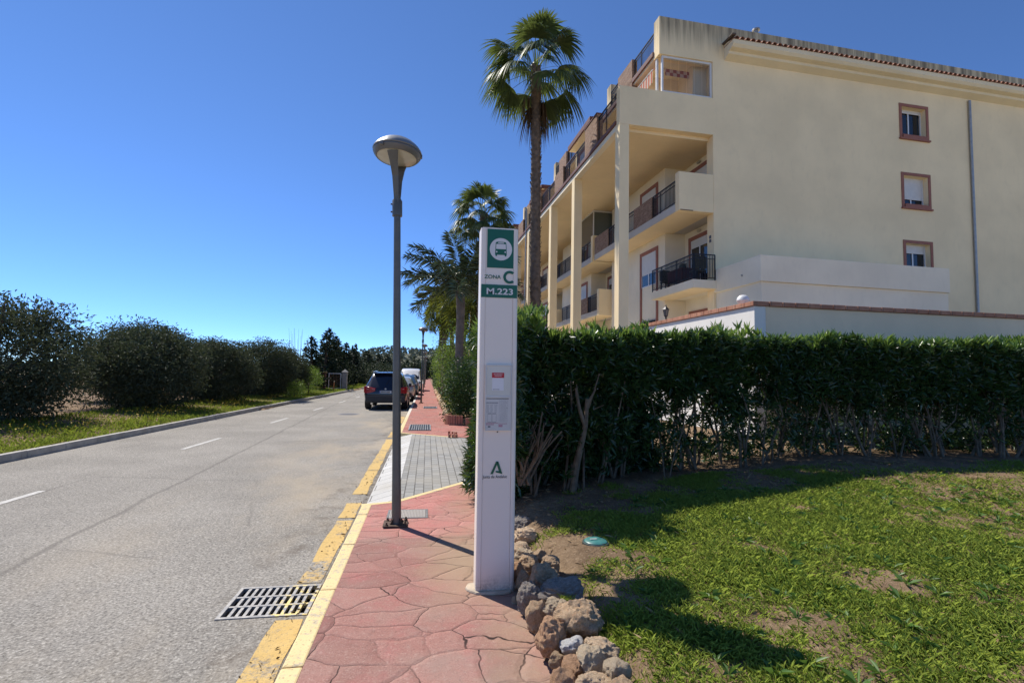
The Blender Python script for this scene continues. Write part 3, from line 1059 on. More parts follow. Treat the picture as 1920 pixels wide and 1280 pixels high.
ROCKS = [  # x, y, base z, half width, half height, stone, label
 (1.01, 5.25, .03, .100, .075, "grey", "pale topped rock at the far end of the edging, just showing beside the pillar"),
 (.97, 4.77, .03, .112, .085, "tan", "broad sandy rock second from the far end of the rock edging"),
 (.88, 4.57, .03, .070, .050, "tan", "low flat sandy rock between the broad far rock and a knobbly tan one"),
 (.87, 4.36, .03, .075, .062, "pale", "knobbly pale tan rock in the far part of the edging beside the pillar"),
 (.95, 4.14, .10, .060, .050, "brown", "small brown rock lying on soil behind the knobbly pale tan rock"),
 (.99, 3.90, .12, .082, .056, "brown", "dark brown rock at the soil side where the lamp pole's shadow starts on the lawn"),
 (.845, 4.10, .05, .090, .070, "brown", "rough brown rock beside the pillar, ahead of the orange sliver"),
 (.735, 3.96, .02, .055, .085, "orange", "orange rock sliver half hidden behind the bus stop pillar"),
 (.86, 3.60, .10, .112, .100, "brown", "pitted brown rock with a dark hollow, at the edge of the pillar's shadow"),
 (.755, 3.80, .02, .055, .085, "brown", "upright brown rock squeezed beside the base of the bus stop pillar"),
 (.735, 3.42, .03, .080, .115, "grey", "tall grey rock lying in the bus stop pillar's shadow"),
 (.92, 3.36, .14, .145, .065, "grey", "long low grey rock in the shadow behind the tall grey one"),
 (.835, 3.17, .12, .075, .060, "pale", "rounded pale rock with a tuft of grass on its right"),
 (.735, 3.21, .03, .068, .105, "brown", "furrowed brown rock at the pavement edge just out of the shadow"),
 (.915, 2.97, .12, .128, .100, "brown", "largest rock of the edging, a big brown boulder"),
 (.745, 2.87, .06, .085, .105, "orange", "porous orange rock below the largest boulder at the pavement edge"),
 (.82, 2.755, .11, .064, .048, "white", "bright white quartz rock under the largest boulder"),
 (.965, 2.70, .10, .085, .070, "tan", "flat sided tan rock right of the white quartz rock"),
 (.885, 2.61, .09, .078, .066, "pale", "pale yellowish rock in front of the flat sided tan one"),
 (.785, 2.62, .07, .066, .055, "orange", "pinkish orange rock just below the white quartz rock"),
 (.975, 2.50, .10, .064, .058, "pale", "small blocky pale rock on the lawn side at the near end"),
 (.705, 2.52, .05, .060, .075, "orange", "pitted orange rock at the pavement edge near the bottom of the photo"),
 (.845, 2.45, .08, .080, .052, "tan", "rounded tan rock at the very bottom of the photo"),
 (.725, 2.72, .07, .040, .036, "brown", "small brown chip of rock left of the white quartz rock"),
 (.665, 3.62, -.01, .030, .035, "pale", "little pale stone at the foot of the pillar's right side"),
 (.94, 2.36, .08, .080, .055, "brown", "brown rock cut by the bottom edge of the photo"),
 (.655, 2.36, .02, .055, .05, "orange", "orange rock at the bottom edge beside the pavement"),
]
for i, (x, y, z, hw, hh, st, lb) in enumerate(ROCKS):
    me = rock_mesh(i + 5, 5 if hw > .07 else 4)
    me.materials.append(RM[st])
    o = bpy.data.objects.new("edging_rock", me)
    col.objects.link(o)
    o.location = (x, y, z + hh * .55)
    o.scale = (hw * 1.12, hw * random.uniform(.95, 1.25), hh * 1.15)
    o.rotation_euler = (random.uniform(-.2, .2), random.uniform(-.2, .2), random.uniform(-.5, .5))
    tag(o, lb, "rock", "rocks edging the lawn")
protos = []
for i in range(5):
    me = rock_mesh(60 + i, 2)
    me.materials.append(RM[("tan", "brown", "pale", "tan", "orange")[i]])
    protos.append(me)
yy = 16.35
i = 0
while yy < 46:
    s = random.uniform(.10, .17)
    o = bpy.data.objects.new("edging_stone", protos[i % 5])
    col.objects.link(o)
    o.location = (.80 + random.uniform(-.05, .06), yy, .07)
    if 15.6 < yy < 16.9 or yy < 15.2:
        o.location.x = .86
        s *= .8
    o.scale = (s, s * 1.1, s * random.uniform(.8, 1.25))
    o.rotation_euler = (random.uniform(-.5, .5), random.uniform(-.5, .5), random.uniform(0, 6))
    tag(o, "small tan stone in the rough edging along the pavement beyond the drive", "stone", "stones edging the pavement beyond the drive")
    yy += s * 1.55
    i += 1

# ------------------------------------------------------------------ parked cars
M_TYRE = simple("tyre_rubber", (.018, .018, .018), .85)
M_RIM = simple("alloy_rim", (.35, .35, .36), .35, .6)
M_CARGL = glassmat("dark_car_glass", (.012, .015, .02), .05)
M_PLASTIC = simple("black_bumper_plastic", (.022, .022, .024), .55)
M_RED = simple("red_tail_lens", (.32, .010, .018), .18, 0, .1)
M_CHROME = simple("bright_chrome", (.7, .7, .7), .15, 1, .02)
def paint(name, c, metal=.3):
    k = NT(name)
    k.fin(k.mix(k.noise(3, 3), tuple(x * .9 for x in c), tuple(min(1, x * 1.08) for x in c)), .28, metal, .5)
    k.b.inputs["Coat Weight"].default_value = .7
    k.b.inputs["Coat Roughness"].default_value = .06
    return k.m
def loft(stations, smooth_n=1):
    """stations: (y, zb, zs, zr, ws, wr) -> half sections mirrored"""
    vs, fs = [], []
    for y, zb, zs, zr, ws, wr in stations:
        zm = zb + (zs - zb) * .55
        half = [(0, zb), (ws * .86, zb), (ws * .96, zb + .06), (ws, zm), (ws * .975, zs), (wr + .02, zr - min(.07, (zr - zs) * .4)), (wr * .86, zr), (0, zr + .015)]
        ring = half + [(-x, z) for x, z in half[-2:0:-1]]
        vs += [(x, y, z) for x, z in ring]
        n = len(ring)
    for i in range(len(stations) - 1):
        for k in range(n):
            k2 = (k + 1) % n
            fs.append((i * n + k, i * n + k2, (i + 1) * n + k2, (i + 1) * n + k))
    fs += [tuple(range(n - 1, -1, -1)), tuple((len(stations) - 1) * n + k for k in range(n))]
    return vs, fs
def wheel(t, x, y, r, wd):
    w_ = empty("wheel", (x, y, r))
    w_.parent = t
    MB().tube([(-wd / 2, 0, 0), (-wd / 2 + .03, 0, 0), (wd / 2 - .03, 0, 0), (wd / 2, 0, 0)], [r * .9, r, r, r * .9], 26).build("tyre", M_TYRE, w_, smooth=True)
    s = 1 if x > 0 else -1
    m = MB().tube([(s * (wd / 2 - .02), 0, 0), (s * (wd / 2 + .006), 0, 0)], [r * .66, r * .66], 20)
    m.build("rim", M_RIM, w_)
def side_glass(t, st, y0, y1, inset=.0):
    """window strips lying just outside the greenhouse side"""
    for s in (-1, 1):
        vs = []
        for y in np.linspace(y0, y1, 6):
            q = [np.interp(y, [a[0] for a in st], [a[i] for a in st]) for i in range(1, 6)]
            zb, zs, zr, ws, wr = q
            ztop = zr - min(.07, (zr - zs) * .4)
            a = np.array((ws * .975, zs))
            b = np.array((wr + .02, ztop))
            p, r_ = a + (b - a) * .08, a + (b - a) * .92
            vs += [(s * (p[0] + .006), y, p[1]), (s * (r_[0] + .006), y, r_[1])]
        m = MB().add(vs, [(2 * i, 2 * i + 2, 2 * i + 3, 2 * i + 1) for i in range(5)])
        m.build("side_window", M_CARGL, t)
def cross_glass(t, name, y0, z0, w0, y1, z1, w1, off):
    d = Vector((0, y1 - y0, z1 - z0)).normalized()
    nrm = Vector((0, -d.z, d.y)) * off
    m = MB()
    n = 8
    vs = []
    for i in range(n + 1):
        f = -1 + 2 * i / n
        bow = .03 * (f * f) * (1 if off > 0 else -1) * (1 if nrm.y < 0 else -1) * -1
        vs += [(f * w0, y0 + nrm.y + abs(bow) * (1 if nrm.y < 0 else -1) * .6, z0 + nrm.z), (f * w1, y1 + nrm.y + abs(bow) * (1 if nrm.y < 0 else -1) * .6, z1 + nrm.z)]
    m.add(vs, [(2 * i, 2 * i + 1, 2 * i + 3, 2 * i + 2) for i in range(n)])
    return m.build(name, M_CARGL, t)

def suv():
    t = tag(empty("parked_car", (-1.86, 24.0, -.13)), "dark blue estate car parked nearest, seen from behind with red tail lights", "car", "cars parked along the kerb")
    P = paint("midnight_blue_paint", (.006, .008, .02))
    st = [(.0, .52, .86, .93, .84, .70), (.05, .42, .92, 1.02, .92, .74), (.16, .36, 1.0, 1.15, .955, .76), (.36, .32, 1.04, 1.46, .965, .69), (.52, .30, 1.05, 1.66, .965, .645),
          (.8, .29, 1.05, 1.72, .965, .645), (1.8, .28, 1.03, 1.745, .965, .655), (2.7, .28, 1.01, 1.71, .965, .65), (3.35, .29, .99, 1.25, .965, .72), (3.6, .30, .98, 1.08, .96, .78), (4.4, .33, .88, .96, .93, .74), (4.75, .42, .72, .78, .80, .60)]
    MB().add(*loft(st)).build("body", P, t, smooth=True, bevel=.012)
    side_glass(t, st, .62, 3.2)
    rw = cross_glass(t, "rear_window", .17, 1.135, .70, .475, 1.60, .585, .016)
    MB().tube([(0, .15, 1.15), (.02, .165, 1.20), (.16, .30, 1.40)], .009, 6).build("wiper", M_PLASTIC, rw)
    m = MB().box(-.60, .60, .36, .62, 1.67, 1.70)
    m.build("roof_spoiler", P, t, bevel=.012)
    for s in (-1, 1):
        MB().tube([(s * .60, .62, 1.70), (s * .60, .68, 1.765), (s * .61, 2.4, 1.79), (s * .61, 2.5, 1.73)], .018, 8).build("roof_rail", M_CHROME, t, smooth=True)
        # tail lamp wraps the corner
        cols = [(.46, -.028, .87, .985), (.68, -.030, .79, 1.03), (.85, -.004, .76, 1.065), (.945, .08, .775, 1.085), (.985, .20, .81, 1.08), (.992, .34, .88, 1.05)]
        vs = []
        for cx_, cy_, z0_, z1_ in cols:
            vs += [(s * cx_, cy_, z0_), (s * cx_, cy_, z1_)]
        for cx_, cy_, z0_, z1_ in cols:
            vs += [(s * (cx_ - .05), cy_ + .06, z0_), (s * (cx_ - .05), cy_ + .06, z1_)]
        nc = len(cols) * 2
        fs = []
        for q in range(len(cols) - 1):
            i_ = 2 * q
            fs += [(i_, i_ + 2, i_ + 3, i_ + 1), (i_ + 1, i_ + 3, nc + i_ + 3, nc + i_ + 1), (i_, nc + i_, nc + i_ + 2, i_ + 2)]
        o = MB().add(vs, fs).build("tail_light", M_RED, t)
        MB().add([(s * .48, -.036, .935), (s * .48, -.036, .955), (s * .84, -.014, .978), (s * .84, -.014, .958)], [(0, 1, 2, 3)] if s > 0 else [(3, 2, 1, 0)]).build("light_strip", simple("pink_lens_strip", (.62, .30, .30), .3), o)
        wheel(t, s * .84, .92, .37, .27)
        wheel(t, s * .84, 3.85, .37, .26)
        MB().tube([(s * .60, -.06, .30), (s * .60, .25, .32)], .045, 12).build("exhaust_pipe", M_CHROME, t)
        MB().box(s * .955 - .012, s * .955 + .012, .5, 4.2, .27, .36).build("sill_trim", M_PLASTIC, t, bevel=.008)
        MB().box(s * 1.0 - .07, s * 1.0 + .07, 2.95, 3.1, 1.02, 1.18).build("wing_mirror", P, t, bevel=.03)
    m = MB().extr([(-.03, .33), (-.055, .42), (-.055, .60), (-.03, .66), (.12, .66), (.12, .33)], 'x', -.88, .88)
    bpr = m.build("rear_bumper", M_PLASTIC, t, bevel=.02)
    m = MB().box(-.82, .82, -.058, -.05, .61, .66)
    m.build("bumper_step", P, bpr)
    pl = MB().box(-.27, .27, -.03, -.014, .775, .885).build("number_plate", simple("plate_white", (.55, .56, .55), .4), t, bevel=.003)
    m = MB()
    x = -.20
    for i in range(7):
        wd = .042
        m.box(x, x + wd, -.0325, -.0302, .80, .862)
        m_ = None
        x += .056 + (.02 if i == 3 else 0)
    M_PCH = simple("plate_characters", (.13, .13, .14), .5)
    m.build("plate_characters", M_PCH, pl)
    MB().box(-.265, -.225, -.0322, -.0302, .78, .88).build("plate_band", simple("plate_blue", (.03, .06, .30), .4), pl)
    MB().tube([(0, -.012, .965), (0, .03, .965)], .042, 18).build("round_badge", M_RIM, t)
    MB().tube([(-.02, 1.2, 1.75), (0, .95, 1.80), (0, 1.0, 1.82)], .012, 6).build("aerial", M_PLASTIC, t)
    return t
suv()

def small_car(loc, pc, label, hatch=True, L=4.2, H=1.46):
    t = tag(empty("parked_car", loc), label, "car", "cars parked along the kerb")
    P = paint("car_paint", pc, .35)
    st = [(.0, .46, .80, .86, .74, .60), (.06, .34, .88, .95, .83, .68), (.22, .28, .93, 1.08, .865, .66), (.55, .25, .94, 1.38, .87, .58), (.9, .24, .94, H, .87, .575),
          (2.0, .23, .92, H + .02, .87, .58), (2.5, .23, .91, H - .06, .87, .57), (3.1, .24, .89, 1.02, .87, .66), (3.75, .27, .78, .84, .83, .64), (L, .36, .62, .68, .66, .5)]
    MB().add(*loft(st)).build("body", P, t, smooth=True, bevel=.012)
    side_glass(t, st, .62, 2.95)
    cross_glass(t, "rear_window", .23, 1.02, .62, .53, 1.33, .53, .014)
    cross_glass(t, "windscreen", 3.06, 1.02, .64, 2.56, 1.38, .53, -.014)
    for s in (-1, 1):
        vs = [(s * .56, -.01, .70), (s * .58, .0, .90), (s * .80, .07, .96), (s * .86, .22, .97), (s * .872, .24, .72), (s * .78, .03, .62)]
        MB().poly(vs if s > 0 else vs[::-1]).build("tail_light", M_RED, t)
        wheel(t, s * .76, .72, .31, .2)
        wheel(t, s * .76, 3.3, .31, .2)
        MB().box(s * .92 - .07, s * .92 + .07, 2.62, 2.74, .93, 1.06).build("wing_mirror", P, t, bevel=.025)
    MB().box(-.72, .72, -.045, .1, .34, .52).build("rear_bumper", M_PLASTIC, t, bevel=.02)
    MB().box(-.26, .26, -.052, -.046, .60, .71).build("number_plate", simple("small_plate", (.7, .7, .68), .5), t)
    return t
small_car((-1.60, 31.2, -.13), (.46, .49, .52), "silver hatchback parked just ahead of the dark blue estate car")
small_car((-1.46, 37.0, -.13), (.06, .13, .22), "blue hatchback with red tail light parked between the silver hatchback and the white van", H=1.55)

def van():
    t = tag(empty("parked_van", (-1.45, 45.0, -.13)), "white high roofed van parked facing the camera beyond the hatchbacks", "van")
    P = paint("white_van_paint", (.72, .72, .70), 0)
    st = [(0.0, .42, .72, .78, .86, .70), (.10, .32, .86, .94, .94, .78), (.55, .28, 1.02, 1.12, .96, .82), (1.15, .27, 1.1, 1.84, .965, .76), (1.5, .27, 1.12, 2.02, .965, .76), (1.9, .27, 1.15, 2.10, .965, .78), (4.6, .27, 1.15, 2.10, .965, .78), (4.7, .3, 1.15, 2.04, .95, .76)]
    MB().add(*loft(st)).build("body", P, t, smooth=True, bevel=.015)
    cross_glass(t, "windscreen", .60, 1.17, .78, 1.14, 1.80, .72, .022)
    m = MB().box(-.52, .52, -.02, .05, .72, .86)
    m.build("grille", M_PLASTIC, t, bevel=.01)
    MB().box(-.86, .86, -.05, .1, .32, .60).build("front_bumper", M_PLASTIC, t, bevel=.03)
    for s in (-1, 1):
        MB().poly([(s * .56, -.01, .84), (s * .60, .0, .70), (s * .88, .06, .74), (s * .93, .14, 1.0), (s * .86, .10, 1.02)][::s]).build("headlight", simple("headlight_lens", (.55, .57, .60), .15), t)
        wheel(t, s * .86, .95, .34, .22)
        wheel(t, s * .86, 4.2, .34, .22)
        MB().box(s * 1.10 - .09, s * 1.10 + .09, .95, 1.06, 1.12, 1.38).build("wing_mirror", M_PLASTIC, t, bevel=.03)
    side_glass(t, st, 1.2, 1.75)
    MB().box(-.26, .26, -.058, -.052, .44, .55).build("number_plate", simple("van_plate", (.7, .7, .68), .5), t)
van()

# ------------------------------------------------------------------ gateway across the road
M_POST = simple("grey_render_post", (.26, .25, .235), .85, 0, .15, 5, .3, 40)
M_BROWNPOST = simple("rust_brown_post", (.17, .075, .045), .8, .1, .2, 8)
gxy = lambda y: -7.76 + .0229 * y
t = tag(empty("gate_pillar", (gxy(46) - .35, 46, .0)), "pale rendered gate pillar with pointed cap by the road's far side", "gate pillar")
MB().box(-.2, .2, -.22, .22, -.2, 1.55).build("shaft", M_POST, t, bevel=.02)
MB().add([(-.26, -.28, 1.552), (.26, -.28, 1.552), (.26, .28, 1.552), (-.26, .28, 1.552), (0, 0, 1.80)], [(3, 2, 1, 0), (0, 1, 4), (1, 2, 4), (2, 3, 4), (3, 0, 4)]).build("cap", M_POST, t)
t = tag(empty("gate_pillar", (gxy(45.6) - 2.0, 45.4, .0)), "rust brown gate pillar with a flat top left of the pale one", "gate pillar")
MB().box(-.19, .19, -.2, .2, -.2, 1.42).build("shaft", M_BROWNPOST, t, bevel=.01)
MB().box(-.27, .27, -.28, .28, 1.422, 1.55).build("cap", simple("ochre_cap", (.22, .16, .06), .9), t, bevel=.02)
t = tag(empty("metal_gate", (gxy(46) - 1.15, 46, 0)), "narrow pale metal gate hung on the pale rendered pillar", "gate")
m = MB()
for a, b, c, d in ((-.55, -.49, .05, 1.45), (.44, .50, .05, 1.45)):
    m.box(a, b, -.03, .03, c, d)
m.box(-.488, .438, -.03, .03, 1.38, 1.45).box(-.488, .438, -.03, .03, .1, .16)
m.build("gate_frame", M_ALU, t)
m = MB()
for i in range(7):
    x = -.42 + i * .13
    m.box(x, x + .025, -.012, .012, .162, 1.378)
m.build("gate_bars", M_BROWNPOST, t)
t = tag(empty("metal_gate", (gxy(45) - 3.15, 45.6, 0)), "brown barred gate left of the rust brown pillar, half hidden by trees", "gate")
m = MB().box(-.85, -.79, -.03, .03, .0, 1.3).box(.82, .88, -.03, .03, .0, 1.3).box(-.788, .818, -.03, .03, 1.22, 1.28).box(-.788, .818, -.03, .03, .12, .18)
m.build("gate_frame", M_BROWNPOST, t)
m = MB()
for i in range(12):
    x = -.74 + i * .13
    m.box(x, x + .025, -.012, .012, .182, 1.218)
m.build("gate_bars", M_BROWNPOST, t)
t = tag(empty("marker_post", (gxy(44) - .9, 44.2, 0)), "short orange marker stake leaning in the grass before the gate pillars", "marker post")
m = MB().tube([(0, 0, -.1), (.05, 0, .75)], .04, 8)
m.build("stake", simple("orange_stake", (.42, .17, .05), .7), t)
MB().tube([(.047, 0, .70), (.054, 0, .80)], .043, 8).build("stake_top", simple("pale_stake_top", (.5, .42, .3), .7), t)

# ------------------------------------------------------------------ apartment building (own axes: u away from the road, v along it)
CREAM = (.90, .725, .45)
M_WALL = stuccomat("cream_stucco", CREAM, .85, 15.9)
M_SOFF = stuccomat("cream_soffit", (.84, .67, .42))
M_PALE = stuccomat("pale_stucco", (.84, .75, .58))
M_SLABE = stuccomat("grey_slab_edge", (.56, .52, .46), 0)
M_WALLRED = simple("maroon_tile_trim", (.145, .062, .05), .7, 0, .15, 6, .2, 40, dirt=(.09, .045, .038))
M_COPE = brickmat("terracotta_coping", (.40, .185, .115), (.50, .25, .16), (.22, .15, .11), rowh=.4, width=.30)
M_BRICK = brickmat("brown_brick", (.23, .125, .085), (.36, .225, .155), (.34, .28, .21))
M_RAIL = simple("black_railing_paint", (.012, .012, .014), .45, .3, .1)
M_WFR = simple("red_brown_surround", (.30, .115, .075), .7, 0, .08, 8)
M_SHUT = simple("white_roller_shutter", (.66, .64, .60), .5, 0, .04)
M_ALW = simple("white_aluminium", (.70, .70, .69), .4, .1, .03)
M_WGL = glassmat("window_glass", (.015, .018, .022), .05)
M_TILE = simple("roof_tile_clay", (.28, .125, .075), .8, 0, .3, 9, .3, 40, dirt=(.12, .085, .065))
M_FITT = simple("wall_light_glass", (.45, .40, .30), .5)
M_ZINC = simple("dull_zinc_pipe", (.34, .34, .34), .45, .5, .1)

BLD = empty("apartment_building", (7.02, 18.0, 0), R(2.1))
tag(BLD, "cream four storey apartment block with balconies, tall pillars and roof terraces beside the street", "building")

def B(name, boxes, mat, parent=None, bevel=0):
    m = MB()
    for b in boxes:
        m.box(*b)
    return m.build(name, mat, parent or BLD, bevel=bevel)

def railing(parent, u, v0, v1, z0, h=1.0, along='v', sp=.105, belly=True):
    m = MB()
    q = (lambda a0, a1, d, z_0, z_1: m.box(u - d, u + d, a0, a1, z_0, z_1)) if along == 'v' else (lambda a0, a1, d, z_0, z_1: m.box(a0, a1, u - d, u + d, z_0, z_1))
    q(v0, v1, .022, z0 + h - .04, z0 + h)
    q(v0, v1, .014, z0 + h - .19, z0 + h - .165)
    q(v0, v1, .014, z0 + .08, z0 + .105)
    n = max(2, int((v1 - v0) / sp))
    for i in range(n + 1):
        a = v0 + .01 + (v1 - v0 - .02) * i / n
        post = i in (0, n) or i % 12 == 0
        d = .018 if post else .0085
        if post:
            q(a - d, a + d, d * 1.01, z0, z0 + h - .041)
        else:
            q(a - d, a + d, d, z0 + .106, z0 + h - .191)
            q(a - d * .9, a + d * .9, d, z0 + h - .164, z0 + h - .0405)
    return m.build("railing", M_RAIL, parent)

def opening(parent, name, u, v0, v1, z0, z1, shut=.35, gl_frames=2, sill=False, trim=.17):
    """red-brown surround, white shutter box and dark panes on a wall facing the road"""
    fr = MB()
    fr.box(u - .05, u - .002, v0 - trim, v0, z0, z1 + trim).box(u - .05, u - .002, v1, v1 + trim, z0, z1 + trim).box(u - .05, u - .002, v0 + .001, v1 - .001, z1, z1 + trim)
    w_ = fr.build(name, M_WFR, parent)
    zs = z1 - (z1 - z0) * shut
    m = MB()
    z = z1 - .002
    while z > zs + .02:
        m.box(u - .024, u - .004, v0 + .004, v1 - .004, max(zs, z - .052), z)
        z -= .056
    m.build("shutter", M_SHUT, w_)
    MB().box(u - .014, u - .006, v0 + .05, v1 - .05, z0 + .05, zs - .004).build("glass", M_WGL, w_)
    m = MB()
    m.box(u - .03, u - .015, v0 + .002, v0 + .055, z0 + .002, zs - .002).box(u - .03, u - .015, v1 - .055, v1 - .002, z0 + .002, zs - .002)
    m.box(u - .03, u - .015, v0 + .056, v1 - .056, z0 + .002, z0 + .055)
    for i in range(1, gl_frames):
        c = v0 + (v1 - v0) * i / gl_frames
        m.box(u - .031, u - .016, c - .035, c + .035, z0 + .056, zs - .003)
    m.build("sash", M_ALW, w_)
    return w_

VEND = 62.0
# main masses (butted, never coplanar in view)
WZ = [(6.3, 7.6), (9.3, 10.6), (12.4, 13.7)]
def wall_strip(u0, u1):
    out, z = [], -.4
    for a, b in WZ:
        out.append((u0, u1, .001, .449, z, a))
        z = b
    out.append((u0, u1, .001, .449, z, 15.929))
    return out
B("end_wall", [(4.0, 13.2, 0, .45, -.4, 15.93), (14.5, 20.6, 0, .45, -.4, 15.93), (21.9, 27, 0, .45, -.4, 15.93)] + wall_strip(13.2, 14.5) + wall_strip(20.6, 21.9) + [ (1.66, 3.999, .0, .45, 14.37, 15.93), (0.0, 3.999, 0.001, .30, 11.331, 12.85)], M_WALL)
B("core_wall", [(4.6, 26.5, .451, VEND, -.4, 14.41)], M_PALE)
# level slabs
B("upper_slab", [(.26, 4.6, .302, VEND, 11.20, 11.50)], M_SOFF)
B("front_beam", [(0, .258, .302, VEND, 11.20, 11.415)], M_PALE)
B("beam_edge_tiles", [(-.07, .30, .303, VEND, 11.417, 11.56)], M_WALLRED, bevel=.012)
B("roof_slab", [(1.68, 4.6, .452, 5.9, 14.44, 14.66)], M_PALE)
B("roof_edge_tiles", [(1.60, 1.679, .452, 5.9, 14.53, 14.72)], M_WALLRED, bevel=.01)
# front pillars rise the whole height
for v in (0.0, 5.38, 9.5, 14.95, 19.0, 24.4, 28.5, 33.9, 38.0, 43.4, 47.5):
    B("pillar", [(.002, .40, v + (.302 if v == 0 else 0) - (.30 if v == 0 else 0), v + .42, -.4, 11.198 if v else 11.329)], M_WALL, bevel=.008)

P0 = 9.5
def unit(v0, first):
    """one pair of flats: two storeys of balconies, recessed walls, terrace above"""
    # recess step and party wall
    B("inner_wall", [(3.6, 4.599, v0 + 3.15, v0 + 9.3, -.4, 11.198)], M_PALE)
    if not first:
        B("party_wall", [(4.0, 4.599, v0 - .02, v0 + .45, -.4, 11.197), (2.2, 3.999, v0, v0 + .3, 11.501, 12.85)], M_WALL)
    # second floor balcony
    bal = B("balcony", [(2.5, 3.998, v0 + .302, v0 + 9.2, 8.17, 8.47), (3.999, 4.598, v0 + .452, v0 + 3.1, 8.17, 8.47)], M_SLABE)
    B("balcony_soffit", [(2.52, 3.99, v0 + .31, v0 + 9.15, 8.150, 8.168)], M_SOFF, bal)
    B("balcony_end_wall", [(2.5, 3.999, v0 + .0015, v0 + .30, 8.15, 9.70)], M_WALL, bal, .015)
    B("brick_pier", [(2.505, 2.74, v0 + 2.3, v0 + 4.1, 8.471, 9.44)], M_BRICK, bal)
    railing(bal, 2.56, v0 + .31, v0 + 2.29, 8.471, .98)
    railing(bal, 2.56, v0 + 4.11, v0 + 7.2, 8.471, .98)
    B("brick_pier", [(2.505, 2.74, v0 + 7.21, v0 + 9.2, 8.471, 9.44)], M_BRICK, bal)
    # first floor balcony
    if first:
        bal = B("balcony", [(3.0, 3.998, v0 - .14, v0 + 3.35, 5.10, 5.42), (3.999, 4.598, v0 + .452, v0 + 3.1, 5.10, 5.42)], M_PALE)
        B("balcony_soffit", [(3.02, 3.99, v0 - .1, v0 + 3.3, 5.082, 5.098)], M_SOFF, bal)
        railing(bal, 3.06, v0 - .08, v0 + 3.3, 5.421, 1.02)
        railing(bal, v0 - .10, 3.08, 3.98, 5.421, 1.02, along='u')
        m = MB()
        for i in range(20):
            a = v0 - .05 + 3.3 * i / 20
            m.tube([(3.03, a + .04, 5.53), (3.0, a + .08, 5.57), (3.03, a + .12, 5.61)], .008, 5)
        m.build("rail_scrolls", M_RAIL, bal)
    else:
        bal = B("balcony", [(2.9, 3.998, v0 + .302, v0 + 9.2, 5.12, 5.42), (3.999, 4.598, v0 + .452, v0 + 3.1, 5.12, 5.42)], M_SLABE)
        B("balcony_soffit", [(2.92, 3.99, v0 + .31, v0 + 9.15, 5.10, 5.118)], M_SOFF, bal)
        B("balcony_end_wall", [(2.9, 3.999, v0 + .0015, v0 + .30, 5.10, 6.62)], M_WALL, bal, .015)
        railing(bal, 2.96, v0 + .31, v0 + 1.9, 5.421, .98)
        B("brick_pier", [(2.905, 3.14, v0 + 1.91, v0 + 3.6, 5.421, 6.39)], M_BRICK, bal)
        railing(bal, 2.96, v0 + 3.61, v0 + 7.2, 5.421, .98)
    # openings in the recessed walls
    for zf in (5.42, 8.47):
        opening(BLD, "balcony_door", 4.6, v0 + 1.2, v0 + 2.62, zf + .01, zf + 2.28, .16 if zf < 6 else .3)
        opening(BLD, "window", 3.6, v0 + 3.95, v0 + 5.45, zf + .55, zf + 2.15, .62 if zf < 6 else .45)
        m = MB().lathe([(.0, -.05), (.10, -.03), (.13, .02), (.10, .06), (0, .07)], 14, (4.53, v0 + 1.9, zf + 2.58), .5, 1.15)
        m.build("wall_light", M_FITT, BLD, smooth=True)
    opening(BLD, "balcony_door", 4.6, v0 + 1.2, v0 + 2.62, 2.3, 4.38, .02)
    B("window_apron", [(3.556, 3.599, v0 + 3.78, v0 + 3.949, 2.3, 5.965), (3.556, 3.599, v0 + 5.451, v0 + 5.62, 2.3, 5.965)], M_WFR)
    w_ = opening(BLD, "window", 3.6, v0 + 3.96, v0 + 5.44, 2.6, 4.32, .02, trim=.001)
    m = MB()
    for i in range(10):
        m.box(3.51, 3.53, v0 + 4.0 + i * .155, v0 + 4.02 + i * .155, 2.62, 4.3)
    m.box(3.5, 3.508, v0 + 3.97, v0 + 5.43, 4.24, 4.28).box(3.5, 3.508, v0 + 3.97, v0 + 5.43, 3.4, 3.44)
    m.build("window_grille", M_RAIL, w_)
    m = MB().lathe([(0, -.10), (.10, -.09), (.12, .0), (.08, .09), (0, .1)], 14, (4.52, v0 + 2.98, 3.86), .6, 1)
    m.build("wall_light", simple("amber_wall_light", (.50, .33, .07), .5), BLD, smooth=True)
    # third floor terrace along the front
    if first:
        railing(BLD, .10, v0 + .31, v0 + 2.42, 11.561, 1.25)
    else:
        railing(BLD, .10, v0 + .75, v0 + 2.42, 11.561, 1.05)
    B("brick_pier", [(.0, .26, v0 + 2.43, v0 + 3.94, 11.562, 12.95)], M_BRICK)
    B("pier_cap", [(-.03, .29, v0 + 2.40, v0 + 3.97, 12.952, 13.0)], M_WALLRED)
    railing(BLD, .10, v0 + 3.95, v0 + 7.28, 11.561, .98)
    B("brick_pier", [(.0, .26, v0 + 7.29, v0 + 8.85, 11.562, 12.62)], M_BRICK)
    railing(BLD, .10, v0 + 8.86, v0 + 10.2 - (.8 if False else 0), 11.561, .98)
    # set-back attic storey
    B("attic_wall", [(3.4, 4.598, v0 + .46, v0 + 5.88, 11.502, 14.438)], M_PALE)
    B("attic_wall", [(1.42, 4.598, v0 + 5.9, v0 + 10.7 - 1.21, 11.502, 14.44)], M_WALL)
    B("brick_wall", [(1.16, 1.418, v0 + 5.88, v0 + 7.0, 11.503, 14.44)], M_BRICK)
    B("attic_roof", [(1.02, 4.6, v0 + 5.905, v0 + 9.49, 14.442, 14.56)], M_PALE)
    B("roof_edge_tiles", [(.93, 1.019, v0 + 5.86, v0 + 9.49, 14.46, 14.72), (1.02, 1.66, v0 + 5.84, v0 + 5.90, 14.46, 14.72)], M_WALLRED, bevel=.01)
    B("chimney_block", [(1.70, 3.3, v0 + 5.02, v0 + 5.50, 14.662 if first else 14.45, 16.02)], M_WALL, bevel=.01)
